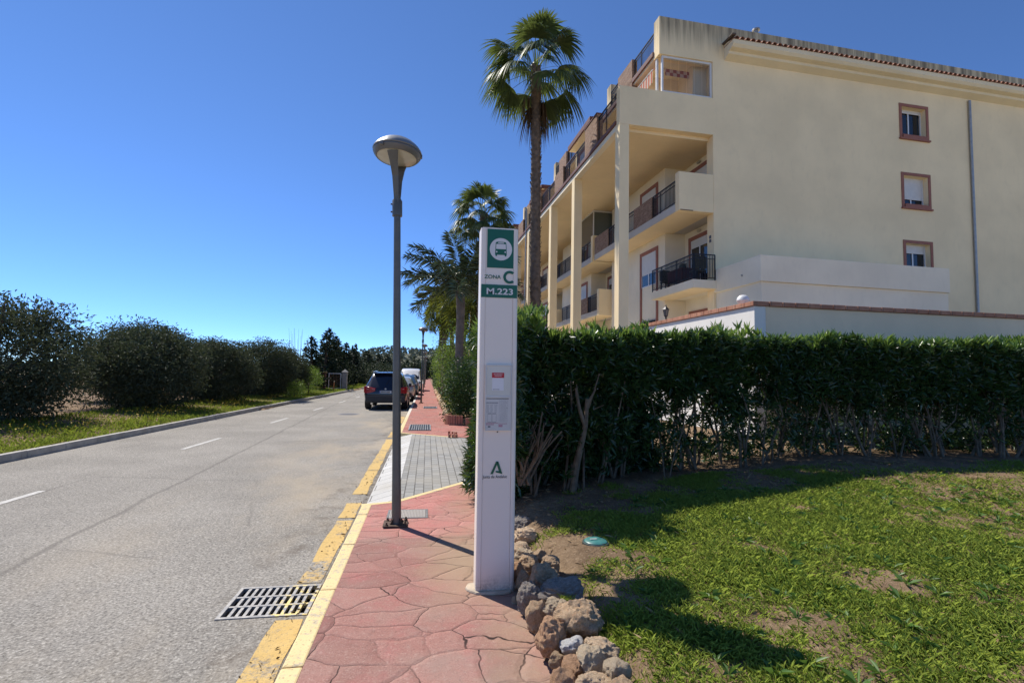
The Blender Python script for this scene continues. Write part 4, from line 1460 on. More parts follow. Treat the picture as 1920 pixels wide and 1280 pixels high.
    B("chimney_block", [(2.3, 3.1, v0 + 8.2, v0 + 8.7, 14.561, 15.75)], M_WALL, bevel=.01)
    railing(BLD, 1.74, v0 + .46, v0 + 2.37, 14.665, .95)
    B("brick_pier", [(1.60, 1.84, v0 + 2.38, v0 + 3.92, 13.0, 15.62)], M_BRICK)
    railing(BLD, 1.74, v0 + 3.93, v0 + 5.0, 14.665, .95)
    opening(BLD, "window", 1.42, v0 + 7.3, v0 + 8.7, 11.6, 13.9, .25)
    if not first:
        B("roof_slab", [(1.68, 4.6, v0 + .2, v0 + 5.0, 14.445, 14.66)], M_PALE)
        B("roof_edge_tiles", [(1.60, 1.679, v0 + .1, v0 + 5.85, 14.53, 14.72)], M_WALLRED)
for k_ in range(5):
    unit(k_ * P0, k_ == 0)
# fin wall with a rainwater pipe at the second pair of flats
B("fin_wall", [(-.02, .9, 15.4, 15.75, 11.57, 13.05)], M_WALL, bevel=.01)
MB().tube([(-.06, 15.52, 2), (-.06, 15.52, 13.0)], .05, 10).build("rainwater_pipe", M_ZINC, BLD, smooth=True)
# glazed bays over the second unit's upper balcony
fr = B("glazed_screen", [(2.55, 2.60, P0 + .05, P0 + .10, 9.701, 11.19), (3.93, 3.98, P0 + .05, P0 + .10, 9.701, 11.19), (2.601, 3.929, P0 + .05, P0 + .10, 11.10, 11.19),
                        (2.551, 2.599, P0 + .101, P0 + 2.6, 11.10, 11.19), (2.551, 2.599, P0 + 2.55, P0 + 2.6, 9.46, 11.09)], M_ALW)
B("glass", [(2.602, 3.928, P0 + .07, P0 + .08, 9.702, 11.098)], glassmat("grey_green_glass", (.10, .115, .10), .08), fr)
B("glass", [(2.57, 2.58, P0 + .11, P0 + 2.54, 9.46, 11.098)], glassmat("grey_green_glass_side", (.07, .08, .075), .08), fr)

# top-floor corner: frameless glazing in a white frame, striped awning over the terrace
fr = B("corner_glazing", [(1.80, 1.87, .06, .16, 12.852, 14.368), (3.92, 3.998, .06, .16, 12.852, 14.368), (1.871, 3.919, .06, .16, 14.28, 14.368), (1.871, 3.919, .06, .16, 12.852, 12.93)], M_ALW, bevel=.006)
M_CLEAR = glassmat("balcony_glass", (.12, .12, .11), .03, .22)
for i in range(6):
    a = 1.873 + i * .341
    B("pane", [(a + .006, a + .335, .10, .108, 12.932, 14.278)], M_CLEAR, fr)
B("terrace_side_wall", [(3.62, 3.998, .452, 3.2, 12.0, 14.438), (2.02, 3.618, 1.62, 1.78, 11.51, 14.438)], M_PALE)
B("terrace_post", [(1.70, 1.785, .30, .40, 12.852, 14.43)], M_ALW, bevel=.005)
def m_stripe():
    k = NT("striped_awning")
    x, y, z = k.sep()
    f = k.ramp(k.math('SINE', k.math('MULTIPLY', y, 27)), -.1, .1)
    c = k.mix(f, (.62, .17, .11), (.72, .66, .57))
    k.fin(c, .85, 0, .2)
    tr = k.n("BsdfTranslucent")
    k.set(tr.inputs[0], c)
    mx = k.n("MixShader")
    mx.inputs[0].default_value = .35
    k.t.links.new(k.b.outputs[0], mx.inputs[1])
    k.t.links.new(tr.outputs[0], mx.inputs[2])
    k.t.links.new(mx.outputs[0], k.out.inputs[0])
    return k.m
M_AWN = m_stripe()
def awning(v0, v1, u0, z0, u1, z1, lbl, val=.28):
    m = MB()
    n = int((v1 - v0) / .1)
    for i in range(n):
        a, b = v0 + (v1 - v0) * i / n, v0 + (v1 - v0) * (i + 1) / n
        m.add([(u0, a, z0), (u1, a, z1), (u1, b, z1), (u0, b, z0)], [(0, 1, 2, 3)])
        sc = .06 if i % 2 else 0
        m.add([(u1 - .005, a, z1), (u1 - .015, a, z1 - val + sc), (u1 - .015, b, z1 - val + .06 - sc), (u1 - .005, b, z1)], [(0, 1, 2, 3)])
    o = m.build("awning", M_AWN, BLD, label=lbl)
    MB().tube([(u1, v0, z1 + .01), (u1, v1, z1 + .01)], .03, 8).build("front_bar", M_ALW, o)
awning(.55, 3.6, 1.98, 14.36, 1.66, 14.02, "striped awning lowered under the roof terrace", .55)
m = MB()
n = 14
for i in range(n):
    a, b = 2.30 + 1.28 * i / n, 2.30 + 1.28 * (i + 1) / n
    m.add([(a, .75, 14.30), (b, .75, 14.30), (b, .73, 14.0), (a, .73, 14.0)], [(0, 1, 2, 3)])
def m_check():
    k = NT("checked_valance")
    x, y, z = k.sep()
    f = k.ramp(k.math('MULTIPLY', k.math('SINE', k.math('MULTIPLY', x, 20)), k.math('SINE', k.math('MULTIPLY', k.math('SUBTRACT', z, 14.0), 20.9))), -.05, .05)
    return k.fin(k.mix(f, (.66, .48, .40), (.38, .09, .06)), .85, 0, .2)
m.build("checked_valance", m_check(), BLD)

# eave with roll tiles running along the end wall
B("eave_block", [], M_WALL) if False else None
m = MB().extr([(0, 14.50), (-.30, 14.62), (-.32, 14.72), (-.52, 14.76), (-.60, 14.86), (-.62, 15.02), (0, 15.20)], 'x', 4.52, 26.9)
eave = m.build("eave", stuccomat("eave_stucco", (.78, .67, .46)), BLD, bevel=.006)
m = MB()
x = 4.55
for i in range(92):
    vs, fs = [], []
    for j in range(9):
        a = R(180 * j / 8)
        for (vv, zz, rr) in ((-.68, 15.03, .095), (-.02, 15.22, .085)):
            vs.append((x + .1 + rr * math.cos(a), vv, zz + rr * math.sin(a) * .95))
            vs.append((x + .1 + rr * .78 * math.cos(a), vv, zz + rr * .78 * math.sin(a) * .95))
    for j in range(8):
        q = j * 4
        fs += [(q, q + 4, q + 6, q + 2), (q + 1, q + 3, q + 7, q + 5), (q, q + 1, q + 5, q + 4)]
    m.add(vs, fs)
    x += .243
m.build("roof_tiles", M_TILE, eave)
B("tile_bed", [(4.50, 26.9, -.64, -.02, 15.022, 15.03)], M_TILE, eave)
B("verge_tiles", [(4.42, 4.60, -.70, .0, 15.14, 15.22)], simple("dark_weathered_tile", (.10, .075, .06), .9, 0, .2, 10), eave, .03)
# ground floor block that projects from the end wall, and windows farther along that wall
B("annex", [(4.0, 12.0, -2.68, -.002, 4.95, 5.86)], M_PALE, bevel=.01)
B("annex_wall", [(4.08, 12.0, -2.60, -.002, -.4, 4.949)], M_PALE)
MB().tube([(3.999, -1.7, 5.30), (3.96, -1.72, 5.33)], .03, 8).build("overflow_pipe", M_ZINC, BLD)
for uu in (13.2, 20.6):
    for i_, (za, zb) in enumerate(WZ):
        w_ = B("window", [(uu - .13, uu - .002, -.03, -.001, za - .13, zb + .13), (uu + 1.302, uu + 1.43, -.03, -.001, za - .13, zb + .13), (uu, uu + 1.30, -.03, -.001, zb + .002, zb + .13)], M_WFR)
        B("sill", [(uu - .16, uu + 1.46, -.09, -.0015, za - .20, za - .131), (uu, uu + 1.3, -.08, .20, za - .128, za + .02)], M_WFR, w_)
        dz = (.35, .95, .15)[i_] if uu < 15 else (.8, .2, .5)[i_]
        m = MB()
        z = zb - .003
        while z > zb - dz:
            m.box(uu + .06, uu + 1.24, .225, .245, z - .05, z)
            z -= .054
        m.build("shutter", M_SHUT, w_)
        B("sash", [(uu + .003, uu + .058, .21, .26, za + .021, zb - .003), (uu + 1.242, uu + 1.297, .21, .26, za + .021, zb - .003), (uu + .06, uu + 1.24, .212, .262, za + .021, za + .08), (uu + .62, uu + .68, .247, .275, za + .081, zb - .01)], M_ALW, w_)
        B("glass", [(uu + .058, uu + 1.242, .28, .29, za + .03, zb - .004)], M_WGL, w_)
MB().tube([(16.9, -.07, 2), (16.9, -.07, 14.4)], .055, 10).build("rainwater_pipe", M_ZINC, BLD, smooth=True)
# vent on the roof line
MB().lathe([(.09, 0), (.09, .3), (.16, .3), (.16, .36), (0, .4)], 14, (6.2, .25, 15.9)).build("roof_vent", M_ZINC, BLD, smooth=True)
# raised terrace in front of the ground floor
B("terrace_floor", [(-.30, 4.0, -2.0, VEND, -.35, 2.28)], M_SLABE)
# house number plates beside the first floor door
B("door_plate", [(3.986, 3.998, .18, .30, 7.18, 7.30), (3.986, 3.998, .18, .30, 7.02, 7.14)], simple("black_plate", (.03, .03, .04), .4), BLD)
# chipped corner under the upper balcony
B("broken_render", [(2.55, 3.1, -.004, .0, 8.145, 8.185)], simple("old_render", (.16, .11, .07), .95), BLD)

# ------------------------------------------------------------------ balcony furniture
M_WOODD = simple("dark_red_furniture", (.10, .03, .025), .6, 0, .2, 9)
M_CUSH = simple("black_gold_cushion", (.05, .045, .03), .85, 0, .5, 16, dirt=(.22, .19, .09))
def bl(u, v, z):
    p = BLD.matrix_basis @ Vector((u, v, z))
    return p
a_ = R(2.1)
def Mb(u, v, z):
    return (7.02 + u * math.cos(a_) - v * math.sin(a_), 18 + u * math.sin(a_) + v * math.cos(a_), z)
t = tag(empty("balcony_table", Mb(3.62, 1.75, 5.425), a_), "dark red table on the first floor balcony behind the black railing", "table")
MB().box(-.38, .38, -.6, .6, .70, .735).build("tabletop", M_WOODD, t, bevel=.006)
for sx in (-1, 1):
    for sy in (-1, 1):
        MB().box(sx * .33 - .025, sx * .33 + .025, sy * .54 - .025, sy * .54 + .025, 0, .699).build("leg", M_WOODD, t)
MB().box(-.36, .36, -.58, .58, .25, .69).build("table_cover", simple("maroon_cloth", (.07, .02, .025), .9), t, bevel=.02)
def chair(u, v, rz, lb):
    t = tag(empty("balcony_chair", Mb(u, v, 5.425), a_ + rz), lb, "chair", "chairs on the first floor balcony")
    MB().box(-.24, .24, -.24, .24, .40, .47).build("seat", M_CUSH, t, bevel=.02)
    m = MB().box(-.24, .24, .20, .26, .50, 1.0)
    m.build("backrest", M_CUSH, t, bevel=.02)
    for sx in (-1, 1):
        for sy in (-1, 1):
            MB().box(sx * .21 - .015, sx * .21 + .015, sy * .21 - .015, sy * .21 + .015, 0, .399).build("leg", M_RAIL, t)
chair(3.55, .42, R(180), "black and gold cushioned chair at the near corner of the first floor balcony")
chair(3.55, 2.85, 0, "dark chair at the far end of the first floor balcony table")
t = tag(empty("hanging_lantern", Mb(4.40, 3.02, 6.62), a_), "dark round ornament fixed on the wall above the first floor balcony railing", "wall ornament")
MB().lathe([(0, -.17), (.09, -.13), (.14, 0), (.12, .1), (.05, .16), (0, .17)], 14).build("globe", simple("verdigris_globe", (.06, .065, .05), .5, .2, .4, 14, dirt=(.25, .25, .2)), t, smooth=True)
MB().tube([(0, 0, .1), (.2, 0, .16)], .015, 6).build("bracket", M_RAIL, t)
# plants up on the terrace
# ------------------------------------------------------------------ garden terrace wall with its lantern
TWL = tag(empty("terrace_wall", (6.52, 9.28, 0), R(1.4)), "white rendered terrace wall with terracotta coping behind the hedge", "wall")
M_WHITEW = stuccomat("white_render", (.78, .745, .67))
M_BEIGEW = stuccomat("beige_render", (.84, .67, .46))
m = MB().box(0, .26, .0, 9.0, -.4, 3.09)
m.build("side_wall", M_WHITEW, TWL, bevel=.012)
m = MB().box(.262, 16, .0, .26, -.4, 3.09)
m.build("end_wall", M_BEIGEW, TWL, bevel=.012)
m = MB()
yy = -.04
while yy < 8.9:
    z = random.uniform(-.003, .003)
    m.box(-.05, .31, yy + .006, yy + .294, 3.092, 3.185 + z)
    yy += .30
m.build("coping", M_COPE, TWL, bevel=.008)
m = MB()
xx = .315
while xx < 15.8:
    m.box(xx + .006, xx + .294, -.05, .31, 3.092, 3.185 + random.uniform(-.003, .003))
    xx += .30
m.build("coping", M_COPE, TWL, bevel=.008)
def twp(s, z):
    return (6.52 + .13 - s * math.sin(R(1.4)), 9.28 + s * math.cos(R(1.4)), z)
t = tag(empty("wall_lantern", twp(3.95, 3.19)), "small black lantern standing on the terracotta coping of the terrace wall", "lantern")
MB().lathe([(.07, 0), (.05, .03), (.022, .05), (.022, .10), (.05, .13), (.0, .131)], 12).build("base", M_RAIL, t, smooth=True)
m = MB()
for i in range(6):
    c, s = math.cos(i * math.pi / 3), math.sin(i * math.pi / 3)
    m.tube([(c * .05, s * .05, .13), (c * .085, s * .085, .31)], .006, 5)
m.build("cage", M_RAIL, t)
MB().lathe([(.045, .132), (.076, .305), (0, .306)], 6).build("lamp_glass", simple("lantern_glass", (.16, .165, .16), .2), t)
MB().lathe([(.11, .31), (.05, .37), (.02, .40), (.018, .44), (0, .46)], 6).build("roof", M_RAIL, t)
t = tag(empty("globe_light", twp(.55, 3.19)), "white globe light on the terrace wall coping near its corner", "globe light")
MB().lathe([(0, .0), (.09, .02), (.13, .09), (.12, .15), (.07, .20), (0, .215)], 18).build("globe", simple("opal_globe", (.72, .70, .66), .4), t, smooth=True)
MB().lathe([(.06, -.005), (.06, .018), (0, .019)], 12).build("base", M_PLASTIC, t)

# ------------------------------------------------------------------ foliage
def unitv(n):
    v = rng.normal(size=(n, 3))
    return v / np.linalg.norm(v, axis=1, keepdims=True)

LF_OLE = leafmat("oleander_leaves", (.022, .050, .016), (.045, .098, .026), (.030, .068, .026), .27, .22, .6, (.16, .28, .03))
LF_OLETOP = leafmat("oleander_sunlit_leaves", (.07, .145, .03), (.13, .23, .05), None, .32, .38, .5, (.38, .52, .08))  # brighter green paints the sunlight on the hedge top
LF_BUSH = leafmat("dark_shrub_leaves", (.020, .048, .014), (.05, .105, .025), None, .45, .2, .3, (.14, .24, .03))
LF_BRIGHT = leafmat("bright_shrub_leaves", (.07, .14, .022), (.14, .22, .04), None, .45, .35, .3, (.3, .42, .05))
LF_OLIVE = leafmat("olive_grey_leaves", (.048, .060, .034), (.095, .110, .066), (.065, .08, .042), .7, .15, .15, (.16, .2, .08))
LF_CONI = leafmat("dark_conifer_needles", (.014, .026, .014), (.032, .052, .024), None, .6, .08, .2)
LF_CYP = leafmat("cypress_needles", (.012, .024, .012), (.026, .044, .020), None, .6, .05, .2)
LF_PINE = leafmat("far_tree_leaves", (.028, .046, .022), (.055, .078, .034), None, .6, .1, .2)
LF_GRASS = leafmat("grass_blades", (.20, .28, .045), (.38, .46, .09), (.28, .37, .06), .55, .45, .2, (.56, .66, .12))
LF_WEED = leafmat("weed_leaves", (.06, .13, .025), (.11, .20, .045), None, .45, .3, .3, (.25, .40, .05))
LF_PALM = leafmat("fan_palm_leaves", (.045, .075, .028), (.095, .135, .045), None, .48, .25, .3, (.26, .32, .05))
LF_DEAD = leafmat("dead_palm_leaves", (.10, .055, .028), (.20, .125, .065), None, .7, .15, .2, (.25, .14, .05))
LF_QUEEN = leafmat("feather_palm_leaves", (.05, .085, .045), (.11, .16, .09), None, .25, .1, .6, (.13, .2, .04))
LF_YELL = leafmat("yellow_green_fronds", (.09, .13, .022), (.19, .22, .045), (.11, .14, .03), .4, .35, .3, (.40, .42, .05))
M_BARK = simple("grey_brown_bark", (.115, .085, .06), .9, 0, .3, 9, .7, 40)
M_STEM = simple("oleander_stems", (.155, .115, .075), .85, 0, .3, 14, .4, 60, dirt=(.28, .22, .15))
M_TRUNKP = simple("palm_trunk_bark", (.15, .11, .08), .95, 0, .35, 6, .8, 30, dirt=(.22, .165, .115))
M_TRUNKQ = simple("smooth_palm_trunk", (.17, .13, .10), .85, 0, .25, 3, .4, 30, dirt=(.08, .055, .04))

def whorls(c, P, U, n=10, L=(.09, .15), W=.022, up=.6, spread=1.0):
    """rings of lance leaves round twig tips P with twig direction U"""
    P = np.repeat(P, n, 0)
    U = np.repeat(U, n, 0)
    m = len(P)
    D = U * up + unitv(m) * spread
    D[:, 2] += .12
    off = rng.uniform(-.07, .02, (m, 1)) * U
    c.leaves(P + off, D, rng.uniform(L[0], L[1], m), W * rng.uniform(.75, 1.25, m), .3, .12)

# --- oleander hedge along the drive, trimmed flat on top
HX0, HX1, HY0, HY1 = .98, 15.5, 6.30, 7.45
hedge = tag(empty("oleander_hedge", (0, 0, 0)), "long clipped oleander hedge with bare lower stems between the lawn and the drive", "hedge")
def ysh(x):
    return -.45 + .2 * np.clip(np.asarray(x, float) - 1.1, 0, 4.2)
def hbase(x, y):
    return lawn_z(x, y)
c = Cloud()
ctop = Cloud()
def htop(x):
    return 2.17 + .03 * np.sin(x * 2.3) + .022 * np.clip(x - 1, 0, 5) + .03 * np.sin(x * 5.1 + 1)
n = 21000
X = HX0 + (HX1 - HX0) * rng.random(n) ** 1.25
Y = rng.uniform(HY0, HY1, n)
face = rng.random(n) < .45
Y = np.where(face, HY0 + np.abs(rng.normal(0, .13, n)), Y)
zf = rng.beta(1.45, 1.0, n)
# the right half of the hedge is barer low down, so the wall shows through
bare = ss(2.8, 3.7, X) * (1 - .45 * ss(5.2, 6.5, X)) * np.array([np.clip(.75 + .9 * noise.noise(Vector((x * 2.3, 1.7, 0))), .25, 1) for x in X])
front = Y < HY0 + .3
keep = (zf > .34 + .16 * bare + .22 * np.array([noise.noise(Vector((x * 3.1, 7.7, 0))) for x in X])) | (rng.random(n) < np.where(front, .17 - .08 * bare, .95 - .74 * bare))
clump = np.array([noise.noise(Vector((x * 1.5, y * 1.5, z * 4))) for x, y, z in zip(X, Y, zf)])
keep &= (clump > -.25) | (zf > .8) | ~front
X, Y, zf = X[keep], Y[keep], zf[keep]
zb = hbase(X, Y)
Z = zb + .1 + zf * (htop(X) - zb - .16)
P = np.stack([X, Y + ysh(X), Z], 1)
U = np.stack([rng.normal(0, .5, len(P)), np.where(Y < 6.6, -.7, .3) + rng.normal(0, .4, len(P)), .5 + rng.random(len(P)) * .6], 1)
U /= np.linalg.norm(U, axis=1, keepdims=True)
whorls(c, P, U, 9, (.09, .16), .028)
# end of the hedge that bulges over the pavement and drive
n = 2300
th = rng.uniform(0, 2 * math.pi, n)
rr = np.sqrt(rng.random(n)) ** .6
X = .90 + .40 * rr * np.cos(th)
Y = 6.45 + 1.2 * rr * np.sin(th)
zf = rng.beta(1.25, 1.0, n)
Z = .10 + zf * 2.02
bul = .78 + .22 * np.sin(Z * 2.7 + 1)
Y = np.where(Y < 6.2, 6.2 + (Y - 6.2) * np.clip((Z - .25) / .7, .1, 1), Y)
X = .92 + (X - .92) * bul
U = np.stack([np.cos(th) * .8, np.sin(th) * .8, .35 + rng.random(n) * .6], 1)
whorls(c, np.stack([X, Y, Z], 1), U, 11, (.09, .15), .023)
n = 2900
X = np.concatenate([rng.uniform(.95, 3.3, 2300), rng.uniform(3.3, 13, n - 2300)])
P = np.stack([X, rng.uniform(6.85, 7.6, n) + ysh(X) * .7, 0 * X], 1)
P[:, 2] = hbase(X, np.minimum(P[:, 1], 6.9)) + .02 + rng.random(n) ** 1.3 * np.where(X < 3.2, 1.0, .3)
P[:, 2] -= np.where(X < 2.2, .12, 0)
U = unitv(n) * [1, 1, .4] + [0, 0, .5]
whorls(c, P, U, 9, (.08, .14), .026)
c.build("foliage", LF_OLE, hedge)
# upright sprigs on top, sunlit brightness put into their leaf colour
n = 1900
X = np.concatenate([rng.uniform(.62, HX1, n - 260), rng.uniform(.62, 1.3, 260)])
Y = np.concatenate([rng.uniform(HY0 - .05, HY1, n - 260), rng.uniform(5.85, 7.6, 260)])
tall = (np.array([noise.noise(Vector((x * 1.9, 4.2, 0))) for x in X]) * .16).clip(-.05, .2)
extra = np.where((X < 1.5), rng.random(n) * .16, 0) + np.where(np.abs(X - 4.55) < .18, rng.random(n) * .2, 0) + np.where(np.abs(X - 2.2) < .12, rng.random(n) * .13, 0)
Z = htop(X) - .10 + tall + extra + rng.uniform(-.07, .07, n)
U = np.stack([rng.normal(0, .22, n), rng.normal(0, .22, n), np.ones(n)], 1)
whorls(ctop, np.stack([X, Y + ysh(X), Z], 1), U, 10, (.11, .19), .028, 1.2, .75)
ctop.build("top_sprigs", LF_OLETOP, hedge)
m = MB()
rs = random.Random(5)
x = .95
while x < 14:
    y = rs.uniform(6.36, 7.2) + float(ysh(x))
    z0 = float(hbase(x, y)) - .05
    k_ = rs.choice((2, 3, 3, 4))
    for j in range(k_):
        dx, dy = rs.uniform(-.32, .32), rs.uniform(-.2, .25)
        H = rs.uniform(.95, 1.5)
        r = rs.uniform(.011, .026)
        b = Vector((x + rs.uniform(-.06, .06), y + rs.uniform(-.06, .06), z0))
        k1 = b + Vector((dx * .5 + rs.uniform(-.04, .04), dy * .5 + rs.uniform(-.04, .04), H * .33))
        k2 = b + Vector((dx + rs.uniform(-.07, .07), dy + rs.uniform(-.07, .07), H * .66))
        k3 = b + Vector((dx * 1.25 + rs.uniform(-.1, .1), dy * 1.2, H))
        m.tube([b, k1, k2, k3], [r, r * .85, r * .65, r * .35], 6)
        for q in range(rs.choice((0, 1, 2))):
            s_ = rs.choice((k1, k2))
            e = s_ + Vector((rs.uniform(-.3, .3), rs.uniform(-.12, .25), rs.uniform(.2, .42)))
            m.tube([s_, (s_ + e) / 2 + Vector((rs.uniform(-.05, .05), 0, .05)), e], [r * .55, r * .45, r * .22], 5)
    x += rs.uniform(.12, .34)
# pale fan of forked branches close to the pillar
for j in range(15):
    b = Vector((1.16 + rs.uniform(-.08, .05), 5.86 + rs.uniform(-.05, .08), .33))
    a = R(rs.uniform(35, 140))
    L_ = rs.uniform(.45, .85)
    e = b + Vector((math.cos(a) * L_ * .75, rs.uniform(-.22, .02), math.sin(a) * L_ + .12))
    md = (b + e) / 2 + Vector((rs.uniform(-.05, .05), -.03, .05))
    m.tube([b, md, e], [.017, .013, .008], 6)
    for q in range(2):
        m.tube([md, md + Vector((rs.uniform(-.18, .18), rs.uniform(-.08, .02), rs.uniform(.15, .34)))], [.009, .004], 5)
m.tube([(1.78, 6.07, .1), (1.83, 6.02, .55), (1.92, 6.00, .98), (1.95, 6.02, 1.32)], [.045, .04, .034, .024], 8)
m.tube([(1.92, 6.00, .98), (1.84, 5.98, 1.2), (1.80, 6.02, 1.45)], [.028, .022, .014], 7)
m.tube([(1.95, 6.02, 1.25), (2.05, 6.00, 1.45)], [.02, .01], 6)
m.build("stems", M_STEM, hedge, smooth=True)

# --- lawn grass
def lawn_density(x, y):
    d = fbm2(x, y, 1.3, 7.7, 4) + .35 * fbm2(x, y, 5, 2.2, 2)
    d = d + .74 * ss(1.0, 1.9, x) - .20 - .9 * ss(4.5, 5.4, y - .25 * np.clip(x - 1.2, 0, 4)) * (1 - .55 * ss(2.2, 3.5, x))
    d = d - .5 * np.exp(-((x - 1.15) ** 2 / .03 + (y - 2.6) ** 2 / .05)) - .45 * np.exp(-((x - 1.2) ** 2 / .09 + (y - 4.1) ** 2 / .25))
    return d
n = 330000
X = np.concatenate([rng.uniform(.98, 5.2, int(n * .8)), rng.uniform(5.2, 12, n - int(n * .8))])
Y = 1.2 + (6.4 - 1.2) * rng.random(n) ** 1.1
gx, gy = np.linspace(.9, 12.2, 230), np.linspace(1, 6.6, 115)
DX, DY = np.meshgrid(gx, gy)
DG = lawn_density(DX, DY)
ix = np.clip(((X - gx[0]) / (gx[1] - gx[0])).round().astype(int), 0, 229)
iy = np.clip(((Y - gy[0]) / (gy[1] - gy[0])).round().astype(int), 0, 114)
d = DG[iy, ix]
keep = d + rng.normal(0, .16, n) > 0
X, Y, d = X[keep], Y[keep], d[keep]
n = len(X)
Z = lawn_z(X, Y) - .02
Dr = np.stack([rng.normal(0, .5, n), rng.normal(0, .5, n), np.full(n, 1.0)], 1)
hgt = (.022 + .062 * rng.random(n) ** 2.2) * (1 + .9 * np.clip(d, 0, .7))
c = Cloud()
c.leaves(np.stack([X, Y, Z], 1), Dr, hgt, .0042 * (1 + .4 * rng.random(n)), .15, .35)
g = c.build("lawn_grass", LF_GRASS)
tag(g, "short patchy green grass growing over the soil beside the rocks", None, None, "stuff")
# broad-leaved weeds in rosettes
c = Cloud()
for _ in range(420):
    x, y = rng.uniform(1.05, 6.5), rng.uniform(1.6, 5.6)
    if lawn_density(np.array([x]), np.array([y]))[0] < -.15:
        continue
    k_ = rng.integers(6, 14)
    P = np.repeat([[x, y, float(lawn_z(x, y)) - .005]], k_, 0)
    a = rng.uniform(0, 2 * math.pi, k_)
    D = np.stack([np.cos(a), np.sin(a), rng.uniform(.35, 1.1, k_)], 1)
    s_ = rng.uniform(.6, 1.35)
    c.leaves(P, D, rng.uniform(.05, .11, k_) * s_, rng.uniform(.011, .024, k_) * s_, .25, .25)
# dry leaves and crumbs on the shaded soil
g = c.build("lawn_weeds", LF_WEED)
tag(g, "broad leaved weeds scattered through the lawn grass", None, None, "stuff")
c = Cloud()
n = 6500
X = rng.uniform(.95, 7, n)
Y = np.where(rng.random(n) < .5, rng.uniform(4.3, 7.0, n), rng.uniform(1.6, 6.5, n))
P = np.stack([X, Y, lawn_z(X, Y) + .004], 1)
D = np.stack([rng.normal(0, 1, n), rng.normal(0, 1, n), rng.normal(.05, .12, n)], 1)
big = rng.random(n) < .35
c.leaves(P, D, np.where(big, rng.uniform(.04, .11, n), rng.uniform(.012, .05, n)), np.where(big, rng.uniform(.008, .018, n), rng.uniform(.003, .008, n)), .2, .0)
g = c.build("dry_leaves", leafmat("dry_oleander_leaves", (.16, .10, .05), (.36, .26, .14), None, .7, .1, .2))
tag(g, "dry fallen leaves and straw scattered on the soil of the lawn and under the hedge", None, None, "stuff")
c = Cloud()
n = 130
P = np.stack([rng.normal(-.86, .09, n).clip(-1.3, -.74), rng.uniform(2.2, 9, n), np.full(n, -.122)], 1)
D = np.stack([rng.normal(0, 1, n), rng.normal(0, 1, n), np.abs(rng.normal(0, .15, n))], 1)
c.leaves(P, D, rng.uniform(.012, .06, n), rng.uniform(.005, .016, n), .3, 0)
g = c.build("gutter_litter", leafmat("gutter_leaves", (.09, .06, .035), (.26, .19, .10), None, .8, .1, .1))
tag(g, "crumbs and dry leaf litter lying along the road gutter", None, None, "stuff")
# tuft growing between the rocks
c = Cloud()
for (x, y, z, k_) in ((.915, 3.20, .17, 70), (1.02, 2.78, .12, 40), (.99, 2.40, .1, 40)):
    P = np.array([[x, y, z]]) + rng.normal(0, .018, (k_, 3)) * [1, 1, .2]
    D = unitv(k_) * .6 + [0, 0, 1]
    c.leaves(P, D, rng.uniform(.04, .085, k_), .005, .15, .3)
g = c.build("rock_tufts", LF_GRASS)
tag(g, "little tufts of grass between the edging rocks", None, None, "stuff")

# --- fan palms
def fan_leaf(c, base, az, el, pet, Rb, droop=.5, seg=38, span=104):
    f = Vector((math.cos(az) * math.cos(el), math.sin(az) * math.cos(el), math.sin(el)))
    s_ = Vector((-math.sin(az), math.cos(az), 0))
    N = s_.cross(f) * -1
    b = Vector(base)
    # petiole, arching a little
    pts = []
    for i in range(6):
        t_ = i / 5
        p = b + f * pet * t_ - Vector((0, 0, 1)) * pet * .16 * t_ * t_
        pts.append(p)
    H = pts[-1]
    ax = (pts[-1] - pts[-2]).normalized()
    N = s_.cross(ax) * -1
    if N.z < 0:
        N = -N
    vs, fs = [], []
    for i, p in enumerate(pts):
        w_ = .022 * (1 - .4 * i / 5)
        vs += [tuple(p - s_ * w_), tuple(p + s_ * w_)]
    for i in range(5):
        fs.append((2 * i, 2 * i + 1, 2 * i + 3, 2 * i + 2))
    V, F = [vs], [np.array(fs)]
    o = len(vs)
    dth = R(2 * span) / seg
    for k_ in range(seg):
        a = -R(span) + dth * (k_ + .5) + random.uniform(-.02, .02)
        d = ax * math.cos(a) + s_ * math.sin(a) - N * (.16 + .22 * abs(math.sin(a)))
        d.normalize()
        side = d.cross(N).normalized()
        Rl = Rb * (.80 + .20 * math.cos(a * .8)) * random.uniform(.9, 1.08)
        ts = (0, .22, .45, .66, .85, 1.0)
        ws = (.004, .5, .92, .70, .36, .03)
        seg_v = []
        g_ = droop * random.uniform(.75, 1.3)
        for t_, w_ in zip(ts, ws):
            hang = g_ * Rl * max(0, t_ - .42) ** 1.6 * 1.6
            p = H + d * Rl * t_ * (1 - .16 * g_ * max(0, t_ - .4)) - Vector((0, 0, 1)) * hang + N * (.012 if k_ % 2 else -.012) * (t_ > 0)
            hw = min(.5 * dth * Rl * .45 * 1.3, .034 * Rb) * w_ * 1.4
            seg_v += [tuple(p - side * hw), tuple(p + side * hw)]
        V.append(seg_v)
        F.append(np.array([(2 * i, 2 * i + 1, 2 * i + 3, 2 * i + 2) for i in range(5)]) + o)
        o += len(seg_v)
    V = np.concatenate([np.array(v, float) for v in V])
    F = np.concatenate(F)
    c.add(V, F)

